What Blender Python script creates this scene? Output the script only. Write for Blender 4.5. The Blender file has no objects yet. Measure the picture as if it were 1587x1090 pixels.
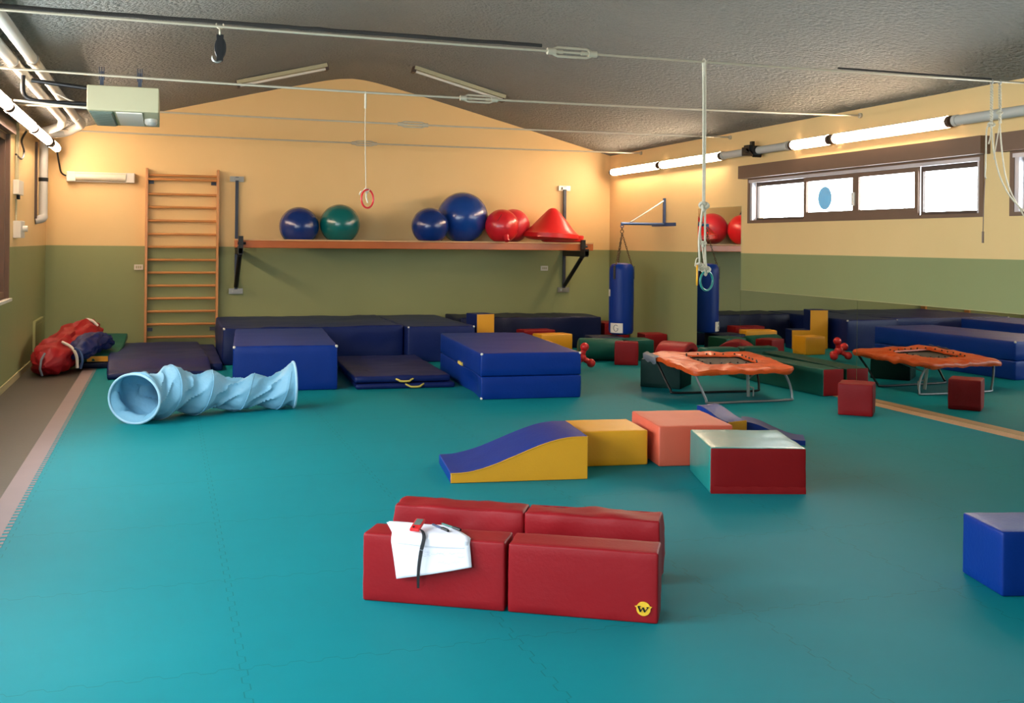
import bpy, bmesh, math, random
from math import sin, cos, pi, radians, sqrt, atan2, hypot
from mathutils import Vector, Matrix, noise, Euler

# ------------------------------------------------------------------ camera, world, exposure
S = bpy.context.scene
C = S.collection
cam_d = bpy.data.cameras.new('camera')
cam = bpy.data.objects.new('camera', cam_d); C.objects.link(cam)
TH, AL = radians(18.2), radians(0.6)
Fw = Vector((sin(TH), cos(TH), 0)); Rt = Vector((cos(TH), -sin(TH), 0)); Up = Vector((0, 0, 1))
r_ = cos(AL) * Rt + sin(AL) * Up; u_ = cos(AL) * Up - sin(AL) * Rt
M3 = Matrix((r_, u_, -Fw)).transposed()
cam.matrix_world = Matrix.Translation((0, 0, 1.6)) @ M3.to_4x4()
cam_d.sensor_width = 36; cam_d.sensor_fit = 'HORIZONTAL'
cam_d.lens = 1630 / 1587 * 36
cam_d.shift_y = -168 / 1587
cam_d.clip_start = 0.05; cam_d.clip_end = 200
S.camera = cam
S.view_settings.view_transform = 'Standard'; S.view_settings.look = 'None'
S.view_settings.gamma = 1; S.view_settings.use_curve_mapping = False
S.view_settings.exposure = 0.32

W = bpy.data.worlds.new('world'); S.world = W; W.use_nodes = True
W.node_tree.nodes['Background'].inputs[0].default_value = (0.84, 0.93, 1.0, 1)
W.node_tree.nodes['Background'].inputs[1].default_value = 19.0
TUBE_E = 54.0
LWIN = [(9.9, 12.25), (6.5, 9.0), (3.0, 5.5), (-0.5, 2.0)]
LZ0, LZ1 = 0.96, 2.70
RWIN = [(7.63, 11.65), (3.3, 7.32)]
RZ0, RZ1 = 1.88, 2.44
ADDED_FWIN = (-1.3, -0.3)  # window behind the camera, added to light the camera-facing sides
def portal(name, loc, rot, sx, sy):
    d = bpy.data.lights.new(name, 'AREA'); d.shape = 'RECTANGLE'; d.size = sx; d.size_y = sy
    d.cycles.is_portal = True
    o = bpy.data.objects.new(name, d); C.objects.link(o); o.location = loc; o.rotation_euler = rot
for a, b in LWIN[1:]:
    portal('window_daylight', (-1.78, (a + b) / 2, (LZ0 + LZ1) / 2), (0, -pi / 2, 0), LZ1 - LZ0, b - a)
for a, b in RWIN:
    portal('window_daylight', (7.13, (a + b) / 2, (RZ0 + RZ1) / 2), (0, pi / 2, 0), RZ1 - RZ0, b - a)

portal('window_daylight', (sum(ADDED_FWIN) / 2, -3.18, (LZ0 + LZ1) / 2), (pi / 2, 0, 0), ADDED_FWIN[1] - ADDED_FWIN[0], LZ1 - LZ0)

# ------------------------------------------------------------------ helpers
def lin(r, g=None, b=None):
    if g is None: r, g, b = r
    def f(c):
        c /= 255.0
        return c / 12.92 if c <= 0.04045 else ((c + 0.055) / 1.055) ** 2.4
    return (f(r), f(g), f(b), 1)

def mat(name, col, rough=0.5, metal=0.0, var=0.08, vscale=4.0, bump=0.0, bscale=30.0, emis=0.0, spec=0.5, detail=4, coat=0.0):
    m = bpy.data.materials.new(name); m.use_nodes = True
    nt = m.node_tree; p = nt.nodes['Principled BSDF']
    c = lin(col) if max(col) > 1 else (*col, 1)
    p.inputs['Roughness'].default_value = rough; p.inputs['Metallic'].default_value = metal
    p.inputs['Specular IOR Level'].default_value = spec
    p.inputs['Coat Weight'].default_value = coat; p.inputs['Coat Roughness'].default_value = 0.25
    tc = nt.nodes.new('ShaderNodeTexCoord')
    n = nt.nodes.new('ShaderNodeTexNoise'); n.inputs['Scale'].default_value = vscale; n.inputs['Detail'].default_value = detail
    nt.links.new(tc.outputs['Object'], n.inputs['Vector'])
    mx = nt.nodes.new('ShaderNodeMix'); mx.data_type = 'RGBA'
    mx.inputs['A'].default_value = tuple(x * (1 - var) for x in c[:3]) + (1,)
    mx.inputs['B'].default_value = tuple(min(1, x * (1 + var)) for x in c[:3]) + (1,)
    nt.links.new(n.outputs['Fac'], mx.inputs['Factor'])
    nt.links.new(mx.outputs['Result'], p.inputs['Base Color'])
    if bump:
        n2 = nt.nodes.new('ShaderNodeTexNoise'); n2.inputs['Scale'].default_value = bscale; n2.inputs['Detail'].default_value = 5
        nt.links.new(tc.outputs['Object'], n2.inputs['Vector'])
        bp = nt.nodes.new('ShaderNodeBump'); bp.inputs['Strength'].default_value = bump; bp.inputs['Distance'].default_value = 0.01
        nt.links.new(n2.outputs['Fac'], bp.inputs['Height']); nt.links.new(bp.outputs['Normal'], p.inputs['Normal'])
    if emis:
        p.inputs['Emission Color'].default_value = c; p.inputs['Emission Strength'].default_value = emis
    return m

def build(name, bm, mats, parent=None, smooth=True, loc=None, rot=None):
    bmesh.ops.recalc_face_normals(bm, faces=bm.faces)
    me = bpy.data.meshes.new(name); bm.to_mesh(me); bm.free()
    if not isinstance(mats, (list, tuple)): mats = [mats]
    for m in mats: me.materials.append(m)
    if smooth:
        for p in me.polygons: p.use_smooth = True
        try: me.set_sharp_from_angle(angle=radians(42))
        except Exception: pass
    o = bpy.data.objects.new(name, me); C.objects.link(o)
    if parent: o.parent = parent
    if loc: o.location = loc
    if rot: o.rotation_euler = rot
    return o

def tag(o, label, cat, group=None, kind=None):
    o['label'] = label; o['category'] = cat
    if group: o['group'] = group
    if kind: o['kind'] = kind
    return o
def struct(o, label=None):
    o['kind'] = 'structure'
    if label: o['label'] = label
    return o
def thing(name, label, cat, loc=(0, 0, 0), rz=0, group=None):
    o = bpy.data.objects.new(name, None); o.empty_display_size = 0.1; C.objects.link(o)
    o.location = loc; o.rotation_euler = (0, 0, rz)
    return tag(o, label, cat, group)

def box(bm, a, b, mi=0, M=None):
    x0, y0, z0 = a; x1, y1, z1 = b
    vs = [bm.verts.new(Vector(p) if M is None else M @ Vector(p)) for p in
          ((x0,y0,z0),(x1,y0,z0),(x1,y1,z0),(x0,y1,z0),(x0,y0,z1),(x1,y0,z1),(x1,y1,z1),(x0,y1,z1))]
    for f in ((0,3,2,1),(4,5,6,7),(0,1,5,4),(1,2,6,5),(2,3,7,6),(3,0,4,7)):
        bm.faces.new([vs[i] for i in f]).material_index = mi
    return vs

def tube(bm, pts, r, seg=8, mi=0, closed=False, cap=True):
    pts = [Vector(p) for p in pts]; n = len(pts); rings = []
    t0 = (pts[1] - pts[0]).normalized()
    nrm = t0.orthogonal().normalized()
    for i, p in enumerate(pts):
        if closed: t = (pts[(i + 1) % n] - pts[i - 1]).normalized()
        else: t = (pts[min(i + 1, n - 1)] - pts[max(i - 1, 0)]).normalized()
        nrm = (nrm - t * nrm.dot(t)).normalized(); bn = t.cross(nrm)
        rr = r[i] if isinstance(r, (list, tuple)) else r
        rings.append([bm.verts.new(p + (nrm * cos(2*pi*k/seg) + bn * sin(2*pi*k/seg)) * rr) for k in range(seg)])
    m = n if closed else n - 1
    for i in range(m):
        a, b = rings[i], rings[(i + 1) % n]
        for k in range(seg):
            bm.faces.new((a[k], a[(k+1) % seg], b[(k+1) % seg], b[k])).material_index = mi
    if cap and not closed:
        bm.faces.new(rings[0][::-1]).material_index = mi; bm.faces.new(rings[-1]).material_index = mi
def arc(c, R, a0, a1, n, ax='xz'):
    out = []
    for i in range(n + 1):
        a = a0 + (a1 - a0) * i / n
        u, v = R * cos(a), R * sin(a)
        out.append((c[0] + u, c[1], c[2] + v) if ax == 'xz' else ((c[0], c[1] + u, c[2] + v) if ax == 'yz' else (c[0] + u, c[1] + v, c[2])))
    return out
def lathe(bm, prof, seg=32, M=None, mi=0):
    rings = []
    for r, z in prof:
        if r < 1e-5: rings.append([bm.verts.new(M @ Vector((0,0,z)) if M else (0,0,z))]); continue
        rings.append([bm.verts.new((M @ Vector((r*cos(2*pi*k/seg), r*sin(2*pi*k/seg), z))) if M else (r*cos(2*pi*k/seg), r*sin(2*pi*k/seg), z)) for k in range(seg)])
    for a, b in zip(rings, rings[1:]):
        for k in range(seg):
            k2 = (k + 1) % seg
            if len(a) == 1 and len(b) == 1: continue
            if len(a) == 1: f = bm.faces.new((a[0], b[k], b[k2]))
            elif len(b) == 1: f = bm.faces.new((a[k], a[k2], b[0]))
            else: f = bm.faces.new((a[k], a[k2], b[k2], b[k]))
            f.material_index = mi
    if len(rings[0]) > 1: bm.faces.new(rings[0][::-1]).material_index = mi
    if len(rings[-1]) > 1: bm.faces.new(rings[-1]).material_index = mi

def coords(h, r, step):
    n = max(2, int((2 * h - 2 * r) / step))
    c = [-h, -h + r * .12, -h + r * .4]
    c += [-h + r + (2 * h - 2 * r) * i / n for i in range(n + 1)]
    c += [h - r * .4, h - r * .12, h]
    return c
def soft(L, D, H, r=0.012, step=0.045, amp=0.004, freq=7, seed=0, faces=None, zmap=None, sag=0.0, stretch=(1, 1, 1)):
    """upholstered foam block: rounded box, base at z=0, centred in xy, creased vinyl faces. faces: material index for (x-,x+,y-,y+,z-,z+)"""
    faces = faces or (0,) * 6
    bm = bmesh.new(); hx, hy, hz = L / 2, D / 2, H / 2
    cx, cy, cz = coords(hx, r, step), coords(hy, r, step), coords(hz, r, step)
    cache = {}
    def V(x, y, z):
        k = (round(x, 6), round(y, 6), round(z, 6))
        if k in cache: return cache[k]
        p = Vector((x, y, z))
        inner = Vector((max(-hx + r, min(hx - r, x)), max(-hy + r, min(hy - r, y)), max(-hz + r, min(hz - r, z))))
        d = p - inner
        nv = d.normalized() if d.length > 1e-9 else Vector((0, 0, 1))
        q = inner + nv * r
        s = Vector((q.x * stretch[0] + seed * 3.1, q.y * stretch[1] + seed * 1.7, q.z * stretch[2])) * freq
        dv = noise.noise(s) * amp + abs(noise.noise(s * 2.3 + Vector((5, 5, 5)))) * amp * .7
        # broad bulge in face middles
        bl = (1 - (q.x / hx) ** 2) * (1 - (q.y / hy) ** 2) if abs(nv.z) > .7 else (1 - (q.z / hz) ** 2)
        if nv.z < -.5: dv = 0
        elif nv.z > .7: dv += -sag * max(0, bl)
        else: dv += .4 * amp * max(0, bl)
        q = q + nv * dv
        q.z += hz
        if q.z < 0: q.z = 0
        if zmap: q = zmap(q)
        v = bm.verts.new(q); cache[k] = v; return v
    def grid(A, B, fn, mi):
        for i in range(len(A) - 1):
            for j in range(len(B) - 1):
                vs = [fn(A[i], B[j]), fn(A[i+1], B[j]), fn(A[i+1], B[j+1]), fn(A[i], B[j+1])]
                bm.faces.new(vs).material_index = mi
    grid(cy, cz, lambda a, b: V(-hx, a, b), faces[0]); grid(cy, cz, lambda a, b: V(hx, a, b), faces[1])
    grid(cx, cz, lambda a, b: V(a, -hy, b), faces[2]); grid(cx, cz, lambda a, b: V(a, hy, b), faces[3])
    grid(cx, cy, lambda a, b: V(a, b, -hz), faces[4]); grid(cx, cy, lambda a, b: V(a, b, hz), faces[5])
    return bm
def place(P, ang, L, D):
    """centre of a block whose front-left floor corner is P"""
    a = radians(ang); return (P[0] + cos(a) * L / 2 - sin(a) * D / 2, P[1] + sin(a) * L / 2 + cos(a) * D / 2)
def block(name, label, cat, P, ang, L, D, H, mats, faces=None, group=None, z=0, **kw):
    c = place(P, ang, L, D)
    o = build(name, soft(L, D, H, faces=faces, **kw), mats, loc=(c[0], c[1], z), rot=(0, 0, radians(ang)))
    return tag(o, label, cat, group)
def seam(o_parent, L, D, H, m, name='seam_piping', r=0.004, top=True):
    bm = bmesh.new(); x, y, z = L / 2 - .006, D / 2 - .006, H - .004
    tube(bm, [(-x, -y, z), (x, -y, z), (x, y, z), (-x, y, z)], r, 6, closed=True)
    return build(name, bm, m, o_parent)

# ------------------------------------------------------------------ materials
V_RED = mat('red_vinyl', (142, 18, 26), .48, var=.10, bump=.12, bscale=60, spec=.25)
V_RED2 = mat('dark_red_vinyl', (126, 14, 18), .5, var=.10, bump=.12, bscale=60, spec=.18)
V_BLUE = mat('blue_vinyl', (4, 44, 122), .4, var=.12, bump=.15, bscale=45, spec=.22)
V_NAVY = mat('navy_vinyl', (14, 30, 84), .42, var=.15, bump=.18, bscale=40, spec=.28)
V_NAVY2 = mat('dark_navy_vinyl', (14, 22, 56), .45, var=.15, bump=.18, bscale=40, spec=.25)
V_YEL = mat('yellow_vinyl', (222, 154, 28), .42, var=.08, bump=.12, bscale=60)
V_SAL = mat('salmon_vinyl', (206, 92, 66), .5, var=.07, bump=.12, bscale=60)
V_TEAL = mat('teal_vinyl', (28, 128, 122), .3, var=.08, bump=.12, bscale=60, coat=.3)
V_GRN = mat('green_vinyl', (18, 78, 64), .45, var=.10, bump=.12, bscale=60, spec=.2)
V_DGRN = mat('dark_green_vinyl', (10, 40, 36), .5, var=.10, bump=.12, bscale=60, spec=.12)
V_GREYV = mat('grey_vinyl', (110, 120, 120), .4)
V_ORG = mat('orange_vinyl', (194, 74, 20), .36, var=.18, vscale=9, bump=.5, bscale=22, spec=.4)
RUB_BLUE = mat('blue_ball_rubber', (14, 46, 112), .22, var=.05, coat=.3)
RUB_BLUE2 = mat('bright_blue_ball_rubber', (16, 62, 140), .22, var=.05, coat=.3)
RUB_TEAL = mat('teal_ball_rubber', (8, 100, 98), .22, var=.05, coat=.3)
RUB_RED = mat('red_ball_rubber', (208, 30, 40), .3, var=.05, coat=.3)
RUB_PINK = mat('pink_red_ball_rubber', (214, 48, 62), .35, var=.05, coat=.2)
PL_RED = mat('red_plastic', (205, 32, 34), .35, var=.05)
WOOD = mat('varnished_wood', (196, 132, 70), .35, var=.2, vscale=3, coat=.3)
BEAM = mat('orange_varnished_wood', (176, 92, 40), .32, var=.25, vscale=2.5, coat=.3)
BEAM_T = mat('pale_wood_top', (205, 160, 110), .4, var=.1)
STEEL = mat('painted_grey_steel', (66, 72, 84), .45, .6, var=.1)
ZINC = mat('zinc_steel', (168, 165, 158), .35, .8, var=.1)
RODM = mat('pale_rod_steel', (196, 184, 160), .45, .3, var=.12, vscale=12)
DARKM = mat('black_metal', (22, 22, 24), .45, .3)
DARKR = mat('dark_rope', (48, 44, 40), .9, bump=.5, bscale=90)
BLACK = mat('black_plastic', (18, 18, 20), .4)
WHITEP = mat('white_plastic', (214, 206, 192), .45, var=.04)
PIPEG = mat('grey_white_pipe', (186, 182, 172), .4, var=.06)
CREAM = mat('cream_enamel', (172, 164, 130), .55, var=.04)
GRILL = mat('grey_green_grille', (92, 104, 92), .5, .2)
ROPE = mat('pale_rope', (208, 196, 172), .85, var=.15, vscale=60, bump=.6, bscale=160)
BROWN = mat('brown_window_enamel', (112, 84, 66), .5, var=.08)
BROWN2 = mat('dark_brown_enamel', (70, 52, 42), .5, var=.08)
ALU = mat('pale_aluminium', (196, 192, 196), .35, .4)
PAPER = mat('white_paper', (232, 230, 240), .7, var=.015)
INK = mat('faint_ink', (186, 190, 206), .8)
LOGOY = mat('logo_yellow', (236, 184, 40), .5, var=.02)
HANDLE = mat('yellow_webbing', (214, 186, 84), .8, var=.1, bump=.3, bscale=200)
STRAP = mat('black_webbing', (26, 26, 30), .8)
STRAPG = mat('grey_webbing', (112, 114, 122), .7)
LCD = mat('grey_display', (96, 108, 100), .3)
TUBE = mat('lit_tube', (1.0, .76, .54), .4, var=0, emis=TUBE_E)
TUBEL = mat('lit_tube_cool', (1.0, .78, .60), .4, var=0, emis=TUBE_E * 1.3)
FABRIC = mat('pale_blue_nylon', (118, 172, 200), .6, var=.10, vscale=7, bump=.4, bscale=30)
FABRIC2 = mat('pale_blue_hem', (160, 200, 222), .6, var=.04)
BEDM = mat('trampoline_webbing', (74, 66, 58), .8, var=.3, vscale=90)
GREYST = mat('grey_tube_steel', (120, 122, 124), .4, .6)
BLUEST = mat('blue_steel', (58, 84, 130), .45, .4)
CHAINM = mat('brown_chain', (96, 72, 48), .5, .6)


def wall_mat():
    m = bpy.data.materials.new('two_tone_wall_paint'); m.use_nodes = True
    nt = m.node_tree; p = nt.nodes['Principled BSDF']; N = nt.nodes.new; K = nt.links.new
    tc = N('ShaderNodeTexCoord'); sp = N('ShaderNodeSeparateXYZ'); K(tc.outputs['Object'], sp.inputs[0])
    gt = N('ShaderNodeMath'); gt.operation = 'GREATER_THAN'; gt.inputs[1].default_value = 1.503; K(sp.outputs['Z'], gt.inputs[0])
    no = N('ShaderNodeTexNoise'); no.inputs['Scale'].default_value = 1.3; no.inputs['Detail'].default_value = 6; K(tc.outputs['Object'], no.inputs['Vector'])
    def pair(a, b):
        x = N('ShaderNodeMix'); x.data_type = 'RGBA'; x.inputs['A'].default_value = lin(a); x.inputs['B'].default_value = lin(b); K(no.outputs['Fac'], x.inputs['Factor']); return x
    y = pair((224, 188, 128), (232, 196, 138)); g = pair((136, 140, 92), (144, 148, 100))
    mx = N('ShaderNodeMix'); mx.data_type = 'RGBA'; K(gt.outputs[0], mx.inputs['Factor']); K(g.outputs['Result'], mx.inputs['A']); K(y.outputs['Result'], mx.inputs['B'])
    K(mx.outputs['Result'], p.inputs['Base Color']); p.inputs['Roughness'].default_value = .5
    p.inputs['Specular IOR Level'].default_value = .35
    n2 = N('ShaderNodeTexNoise'); n2.inputs['Scale'].default_value = 35; n2.inputs['Detail'].default_value = 4; K(tc.outputs['Object'], n2.inputs['Vector'])
    bp = N('ShaderNodeBump'); bp.inputs['Strength'].default_value = .12; bp.inputs['Distance'].default_value = .008
    K(n2.outputs['Fac'], bp.inputs['Height']); K(bp.outputs['Normal'], p.inputs['Normal'])
    return m
WALL = wall_mat()
def ceil_mat():
    m = bpy.data.materials.new('rough_sprayed_ceiling'); m.use_nodes = True
    nt = m.node_tree; p = nt.nodes['Principled BSDF']; N = nt.nodes.new; K = nt.links.new
    tc = N('ShaderNodeTexCoord')
    no = N('ShaderNodeTexNoise'); no.inputs['Scale'].default_value = 22; no.inputs['Detail'].default_value = 5; no.inputs['Roughness'].default_value = .65; K(tc.outputs['Object'], no.inputs['Vector'])
    vo = N('ShaderNodeTexVoronoi'); vo.inputs['Scale'].default_value = 27; K(tc.outputs['Object'], vo.inputs['Vector'])
    ad = N('ShaderNodeMath'); ad.operation = 'SUBTRACT'; K(no.outputs['Fac'], ad.inputs[0])
    ml = N('ShaderNodeMath'); ml.operation = 'MULTIPLY'; ml.inputs[1].default_value = .5; K(vo.outputs['Distance'], ml.inputs[0]); K(ml.outputs[0], ad.inputs[1])
    n2 = N('ShaderNodeTexNoise'); n2.inputs['Scale'].default_value = .7; n2.inputs['Detail'].default_value = 3; K(tc.outputs['Object'], n2.inputs['Vector'])
    mx = N('ShaderNodeMix'); mx.data_type = 'RGBA'; mx.inputs['A'].default_value = lin(134, 134, 126); mx.inputs['B'].default_value = lin(156, 153, 143); K(n2.outputs['Fac'], mx.inputs['Factor'])
    K(mx.outputs['Result'], p.inputs['Base Color']); p.inputs['Roughness'].default_value = .7
    bp = N('ShaderNodeBump'); bp.inputs['Strength'].default_value = 1.0; bp.inputs['Distance'].default_value = .13
    K(ad.outputs[0], bp.inputs['Height']); K(bp.outputs['Normal'], p.inputs['Normal'])
    return m
CEIL = ceil_mat()
def foam_mat():
    m = bpy.data.materials.new('teal_foam_tiles'); m.use_nodes = True
    nt = m.node_tree; p = nt.nodes['Principled BSDF']; N = nt.nodes.new; K = nt.links.new
    tc = N('ShaderNodeTexCoord'); sp = N('ShaderNodeSeparateXYZ'); K(tc.outputs['Object'], sp.inputs[0])
    def mth(op, a, b=None, c=None):
        n = N('ShaderNodeMath'); n.operation = op
        for i, v in enumerate((a, b, c)):
            if v is None: continue
            if isinstance(v, (int, float)): n.inputs[i].default_value = v
            else: K(v, n.inputs[i])
        return n.outputs[0]
    X, Y = sp.outputs['X'], sp.outputs['Y']
    def line(a, b, off):
        sq = mth('MULTIPLY', mth('SUBTRACT', mth('SMOOTH_MIN', mth('MULTIPLY', mth('SINE', mth('MULTIPLY', b, 2 * pi / .13)), 3.0), 1.0, .1), 0), .013)
        sq = mth('MAXIMUM', sq, -.013)
        t = mth('DIVIDE', mth('ADD', mth('SUBTRACT', a, off), sq), 1.07)
        fr = mth('ABSOLUTE', mth('SUBTRACT', mth('FRACT', mth('ADD', t, .5)), .5))
        return mth('LESS_THAN', fr, .0022)
    ln = mth('MAXIMUM', line(X, Y, .29), line(Y, X, 4.04))
    no = N('ShaderNodeTexNoise'); no.inputs['Scale'].default_value = 1.1; no.inputs['Detail'].default_value = 7; no.inputs['Roughness'].default_value = .6; K(tc.outputs['Object'], no.inputs['Vector'])
    mx = N('ShaderNodeMix'); mx.data_type = 'RGBA'; mx.inputs['A'].default_value = lin(8, 116, 124); mx.inputs['B'].default_value = lin(14, 126, 134); K(no.outputs['Fac'], mx.inputs['Factor'])
    m2 = N('ShaderNodeMix'); m2.data_type = 'RGBA'; K(mth('MULTIPLY', ln, .42), m2.inputs['Factor']); K(mx.outputs['Result'], m2.inputs['A']); m2.inputs['B'].default_value = lin(14, 70, 62)
    K(m2.outputs['Result'], p.inputs['Base Color'])
    p.inputs['Roughness'].default_value = .55; p.inputs['Specular IOR Level'].default_value = .07
    n2 = N('ShaderNodeTexNoise'); n2.inputs['Scale'].default_value = 180; n2.inputs['Detail'].default_value = 3; K(tc.outputs['Object'], n2.inputs['Vector'])
    n3 = N('ShaderNodeTexNoise'); n3.inputs['Scale'].default_value = 3; n3.inputs['Detail'].default_value = 2; K(tc.outputs['Object'], n3.inputs['Vector'])
    hh = mth('ADD', mth('MULTIPLY', n2.outputs['Fac'], .12), mth('ADD', mth('MULTIPLY', n3.outputs['Fac'], .8), mth('MULTIPLY', ln, -.3)))
    bp = N('ShaderNodeBump'); bp.inputs['Strength'].default_value = .25; bp.inputs['Distance'].default_value = .01
    K(hh, bp.inputs['Height']); K(bp.outputs['Normal'], p.inputs['Normal'])
    return m
FOAM = foam_mat()
VINYLF = mat('grey_brown_lino', (44, 40, 30), .5, var=.25, vscale=2.2, bump=.1)
PINK = mat('pinkish_grey_foam_edge', (126, 106, 106), .6, var=.08)
TAN = mat('tan_wood_edge', (196, 148, 104), .5, var=.15, vscale=6)
SKIRT = mat('cream_skirting', (176, 164, 120), .5)
def mirror_mat():
    m = bpy.data.materials.new('mirror_silver'); m.use_nodes = True
    nt = m.node_tree; p = nt.nodes['Principled BSDF']; N = nt.nodes.new
    p.inputs['Metallic'].default_value = 1; p.inputs['Roughness'].default_value = .012
    no = N('ShaderNodeTexNoise'); no.inputs['Scale'].default_value = 2
    mx = N('ShaderNodeMix'); mx.data_type = 'RGBA'; mx.inputs['A'].default_value = (.70, .74, .70, 1); mx.inputs['B'].default_value = (.74, .78, .74, 1)
    nt.links.new(no.outputs['Fac'], mx.inputs['Factor']); nt.links.new(mx.outputs['Result'], p.inputs['Base Color'])
    return m
MIRR = mirror_mat()
def glass_mat(name, tint, mixf=.06):
    m = bpy.data.materials.new(name); m.use_nodes = True
    nt = m.node_tree; nt.nodes.clear(); N = nt.nodes.new
    o = N('ShaderNodeOutputMaterial'); t = N('ShaderNodeBsdfTransparent'); t.inputs[0].default_value = tint
    g = N('ShaderNodeBsdfGlossy'); g.inputs['Roughness'].default_value = .05; x = N('ShaderNodeMixShader'); x.inputs[0].default_value = mixf
    nt.links.new(t.outputs[0], x.inputs[1]); nt.links.new(g.outputs[0], x.inputs[2]); nt.links.new(x.outputs[0], o.inputs[0])
    return m
GLASS = glass_mat('clear_glass', (.97, .98, .98, 1))
STICK = glass_mat('cyan_sticker', (.09, .15, .18, 1))

# ------------------------------------------------------------------ room shell
XL, XR, D, YB = -1.6, 6.955, 16.0, -3.0
RX, SL = 2.68, 0.257
def zc(x):
    d = sqrt((x - RX) ** 2 + .30 ** 2) - .04
    return 3.05 + (4.275 - d) * SL
xs = [XL - .25 + (XR - XL + .5) * i / 48 for i in range(49)]
# ceiling
bm = bmesh.new()
ny = 4
for i in range(48):
    pass
lo0 = [bm.verts.new((x, YB - .2, zc(x))) for x in xs]; lo1 = [bm.verts.new((x, D + .2, zc(x))) for x in xs]
up0 = [bm.verts.new((x, YB - .2, zc(x) + .2)) for x in xs]; up1 = [bm.verts.new((x, D + .2, zc(x) + .2)) for x in xs]
for i in range(48):
    bm.faces.new((lo0[i], lo1[i], lo1[i+1], lo0[i+1])); bm.faces.new((up0[i], up0[i+1], up1[i+1], up1[i]))
    bm.faces.new((lo0[i], lo0[i+1], up0[i+1], up0[i])); bm.faces.new((lo1[i], up1[i], up1[i+1], lo1[i+1]))
bm.faces.new((lo0[0], up0[0], up1[0], lo1[0])); bm.faces.new((lo0[-1], lo1[-1], up1[-1], up0[-1]))
struct(build('ceiling', bm, CEIL), 'rough grey sprayed pitched ceiling')
# gable walls
def gable(name, y0, y1):
    bm = bmesh.new()
    xx = [XL] + [x for x in xs if XL < x < XR] + [XR]
    A = [bm.verts.new((x, y0, zc(x) + .02)) for x in xx]; B = [bm.verts.new((x, y1, zc(x) + .02)) for x in xx]
    a0 = [bm.verts.new((x, y0, -.05)) for x in xx]; b0 = [bm.verts.new((x, y1, -.05)) for x in xx]
    for i in range(len(xx) - 1):
        bm.faces.new((a0[i], a0[i+1], A[i+1], A[i])); bm.faces.new((b0[i], B[i], B[i+1], b0[i+1]))
        bm.faces.new((A[i], A[i+1], B[i+1], B[i])); bm.faces.new((a0[i], b0[i], b0[i+1], a0[i+1]))
    bm.faces.new((a0[0], A[0], B[0], b0[0])); bm.faces.new((a0[-1], b0[-1], B[-1], A[-1]))
    return struct(build(name, bm, WALL, smooth=False))
gable('wall_back', D, D + .2)
wf = gable('wall_front', YB - .2, YB)
bm = bmesh.new(); box(bm, (ADDED_FWIN[0], YB - .5, LZ0), (ADDED_FWIN[1], YB + .3, LZ1)); cut = build('cut', bm, WALL, smooth=False)
md = wf.modifiers.new('opening', 'BOOLEAN'); md.operation = 'DIFFERENCE'; md.object = cut; md.solver = 'EXACT'
dg = bpy.context.evaluated_depsgraph_get(); me2 = bpy.data.meshes.new_from_object(wf.evaluated_get(dg)); wf.modifiers.clear(); wf.data = me2; bpy.data.objects.remove(cut)
bm = bmesh.new()
for a_, b_ in (((ADDED_FWIN[0], LZ0), (ADDED_FWIN[1], LZ0 + .06)), ((ADDED_FWIN[0], LZ1 - .06), (ADDED_FWIN[1], LZ1)), ((ADDED_FWIN[0], LZ0), (ADDED_FWIN[0] + .06, LZ1)), ((ADDED_FWIN[1] - .06, LZ0), (ADDED_FWIN[1], LZ1)), ((-.83, LZ0), (-.77, LZ1))):
    box(bm, (a_[0], YB - .12, a_[1]), (b_[0], YB - .04, b_[1]))
struct(build('window_7', bm, BROWN, smooth=False))  # frame of the unseen window added for front light
bm = bmesh.new(); box(bm, (XR + .22, YB, 2.66), (XR + .95, D, 2.76)); struct(build('sky_blocking_eave', bm, BROWN, smooth=False))  # unseen eave, added to keep high sky light out of the right windows
def side_wall(name, x0, x1, wins, z0, z1):
    bm = bmesh.new(); ys = YB - .2
    for a, b in sorted(wins):
        box(bm, (x0, ys, -.05), (x1, a, 3.08)); box(bm, (x0, a, -.05), (x1, b, z0)); box(bm, (x0, a, z1), (x1, b, 3.08)); ys = b
    box(bm, (x0, ys, -.05), (x1, D + .2, 3.08))
    return struct(build(name, bm, WALL, smooth=False))
side_wall('wall_left', XL - .22, XL, LWIN, LZ0, LZ1)
side_wall('wall_right', XR, XR + .22, RWIN, RZ0, RZ1)
# floors
bm = bmesh.new(); box(bm, (XL - .2, YB - .2, -.12), (-.94, D + .2, -.004)); box(bm, (-.94, YB - .2, -.12), (XR + .2, D + .2, -.016))
struct(build('floor', bm, VINYLF, smooth=False), 'grey brown lino floor along the left wall')
bm = bmesh.new(); box(bm, (-.83, YB, -.015), (6.80, D, 0))
struct(build('floor', bm, FOAM, smooth=False), 'interlocking teal foam floor tiles')
bm = bmesh.new()
def polyx(bm, pts, z0, z1):
    a = [bm.verts.new((x, y, z0)) for x, y in pts]; b = [bm.verts.new((x, y, z1)) for x, y in pts]
    bm.faces.new(a[::-1]); bm.faces.new(b)
    for i in range(len(pts)): j = (i + 1) % len(pts); bm.faces.new((a[i], a[j], b[j], b[i]))
y = YB; pit = .07
while y < 14.6:
    e = .03
    polyx(bm, [(-.95, y), (-.825, y), (-.825, y + pit * .2), (-.825 + e, y + pit * .12), (-.825 + e, y + pit * .68), (-.825, y + pit * .6), (-.825, y + pit), (-.95, y + pit)], -.004, .0015)
    y += pit
struct(build('trim_1', bm, PINK, smooth=False), 'pinkish grey jigsaw edging strip of the foam floor')
bm = bmesh.new(); box(bm, (6.79, YB, -.014), (6.945, D, .002))
struct(build('trim_2', bm, TAN, smooth=False), 'tan edging strip at the foot of the mirrors')
bm = bmesh.new(); box(bm, (XL, YB, -.01), (XL + .012, D, .07))
struct(build('baseboard_left', bm, SKIRT, smooth=False))

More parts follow.
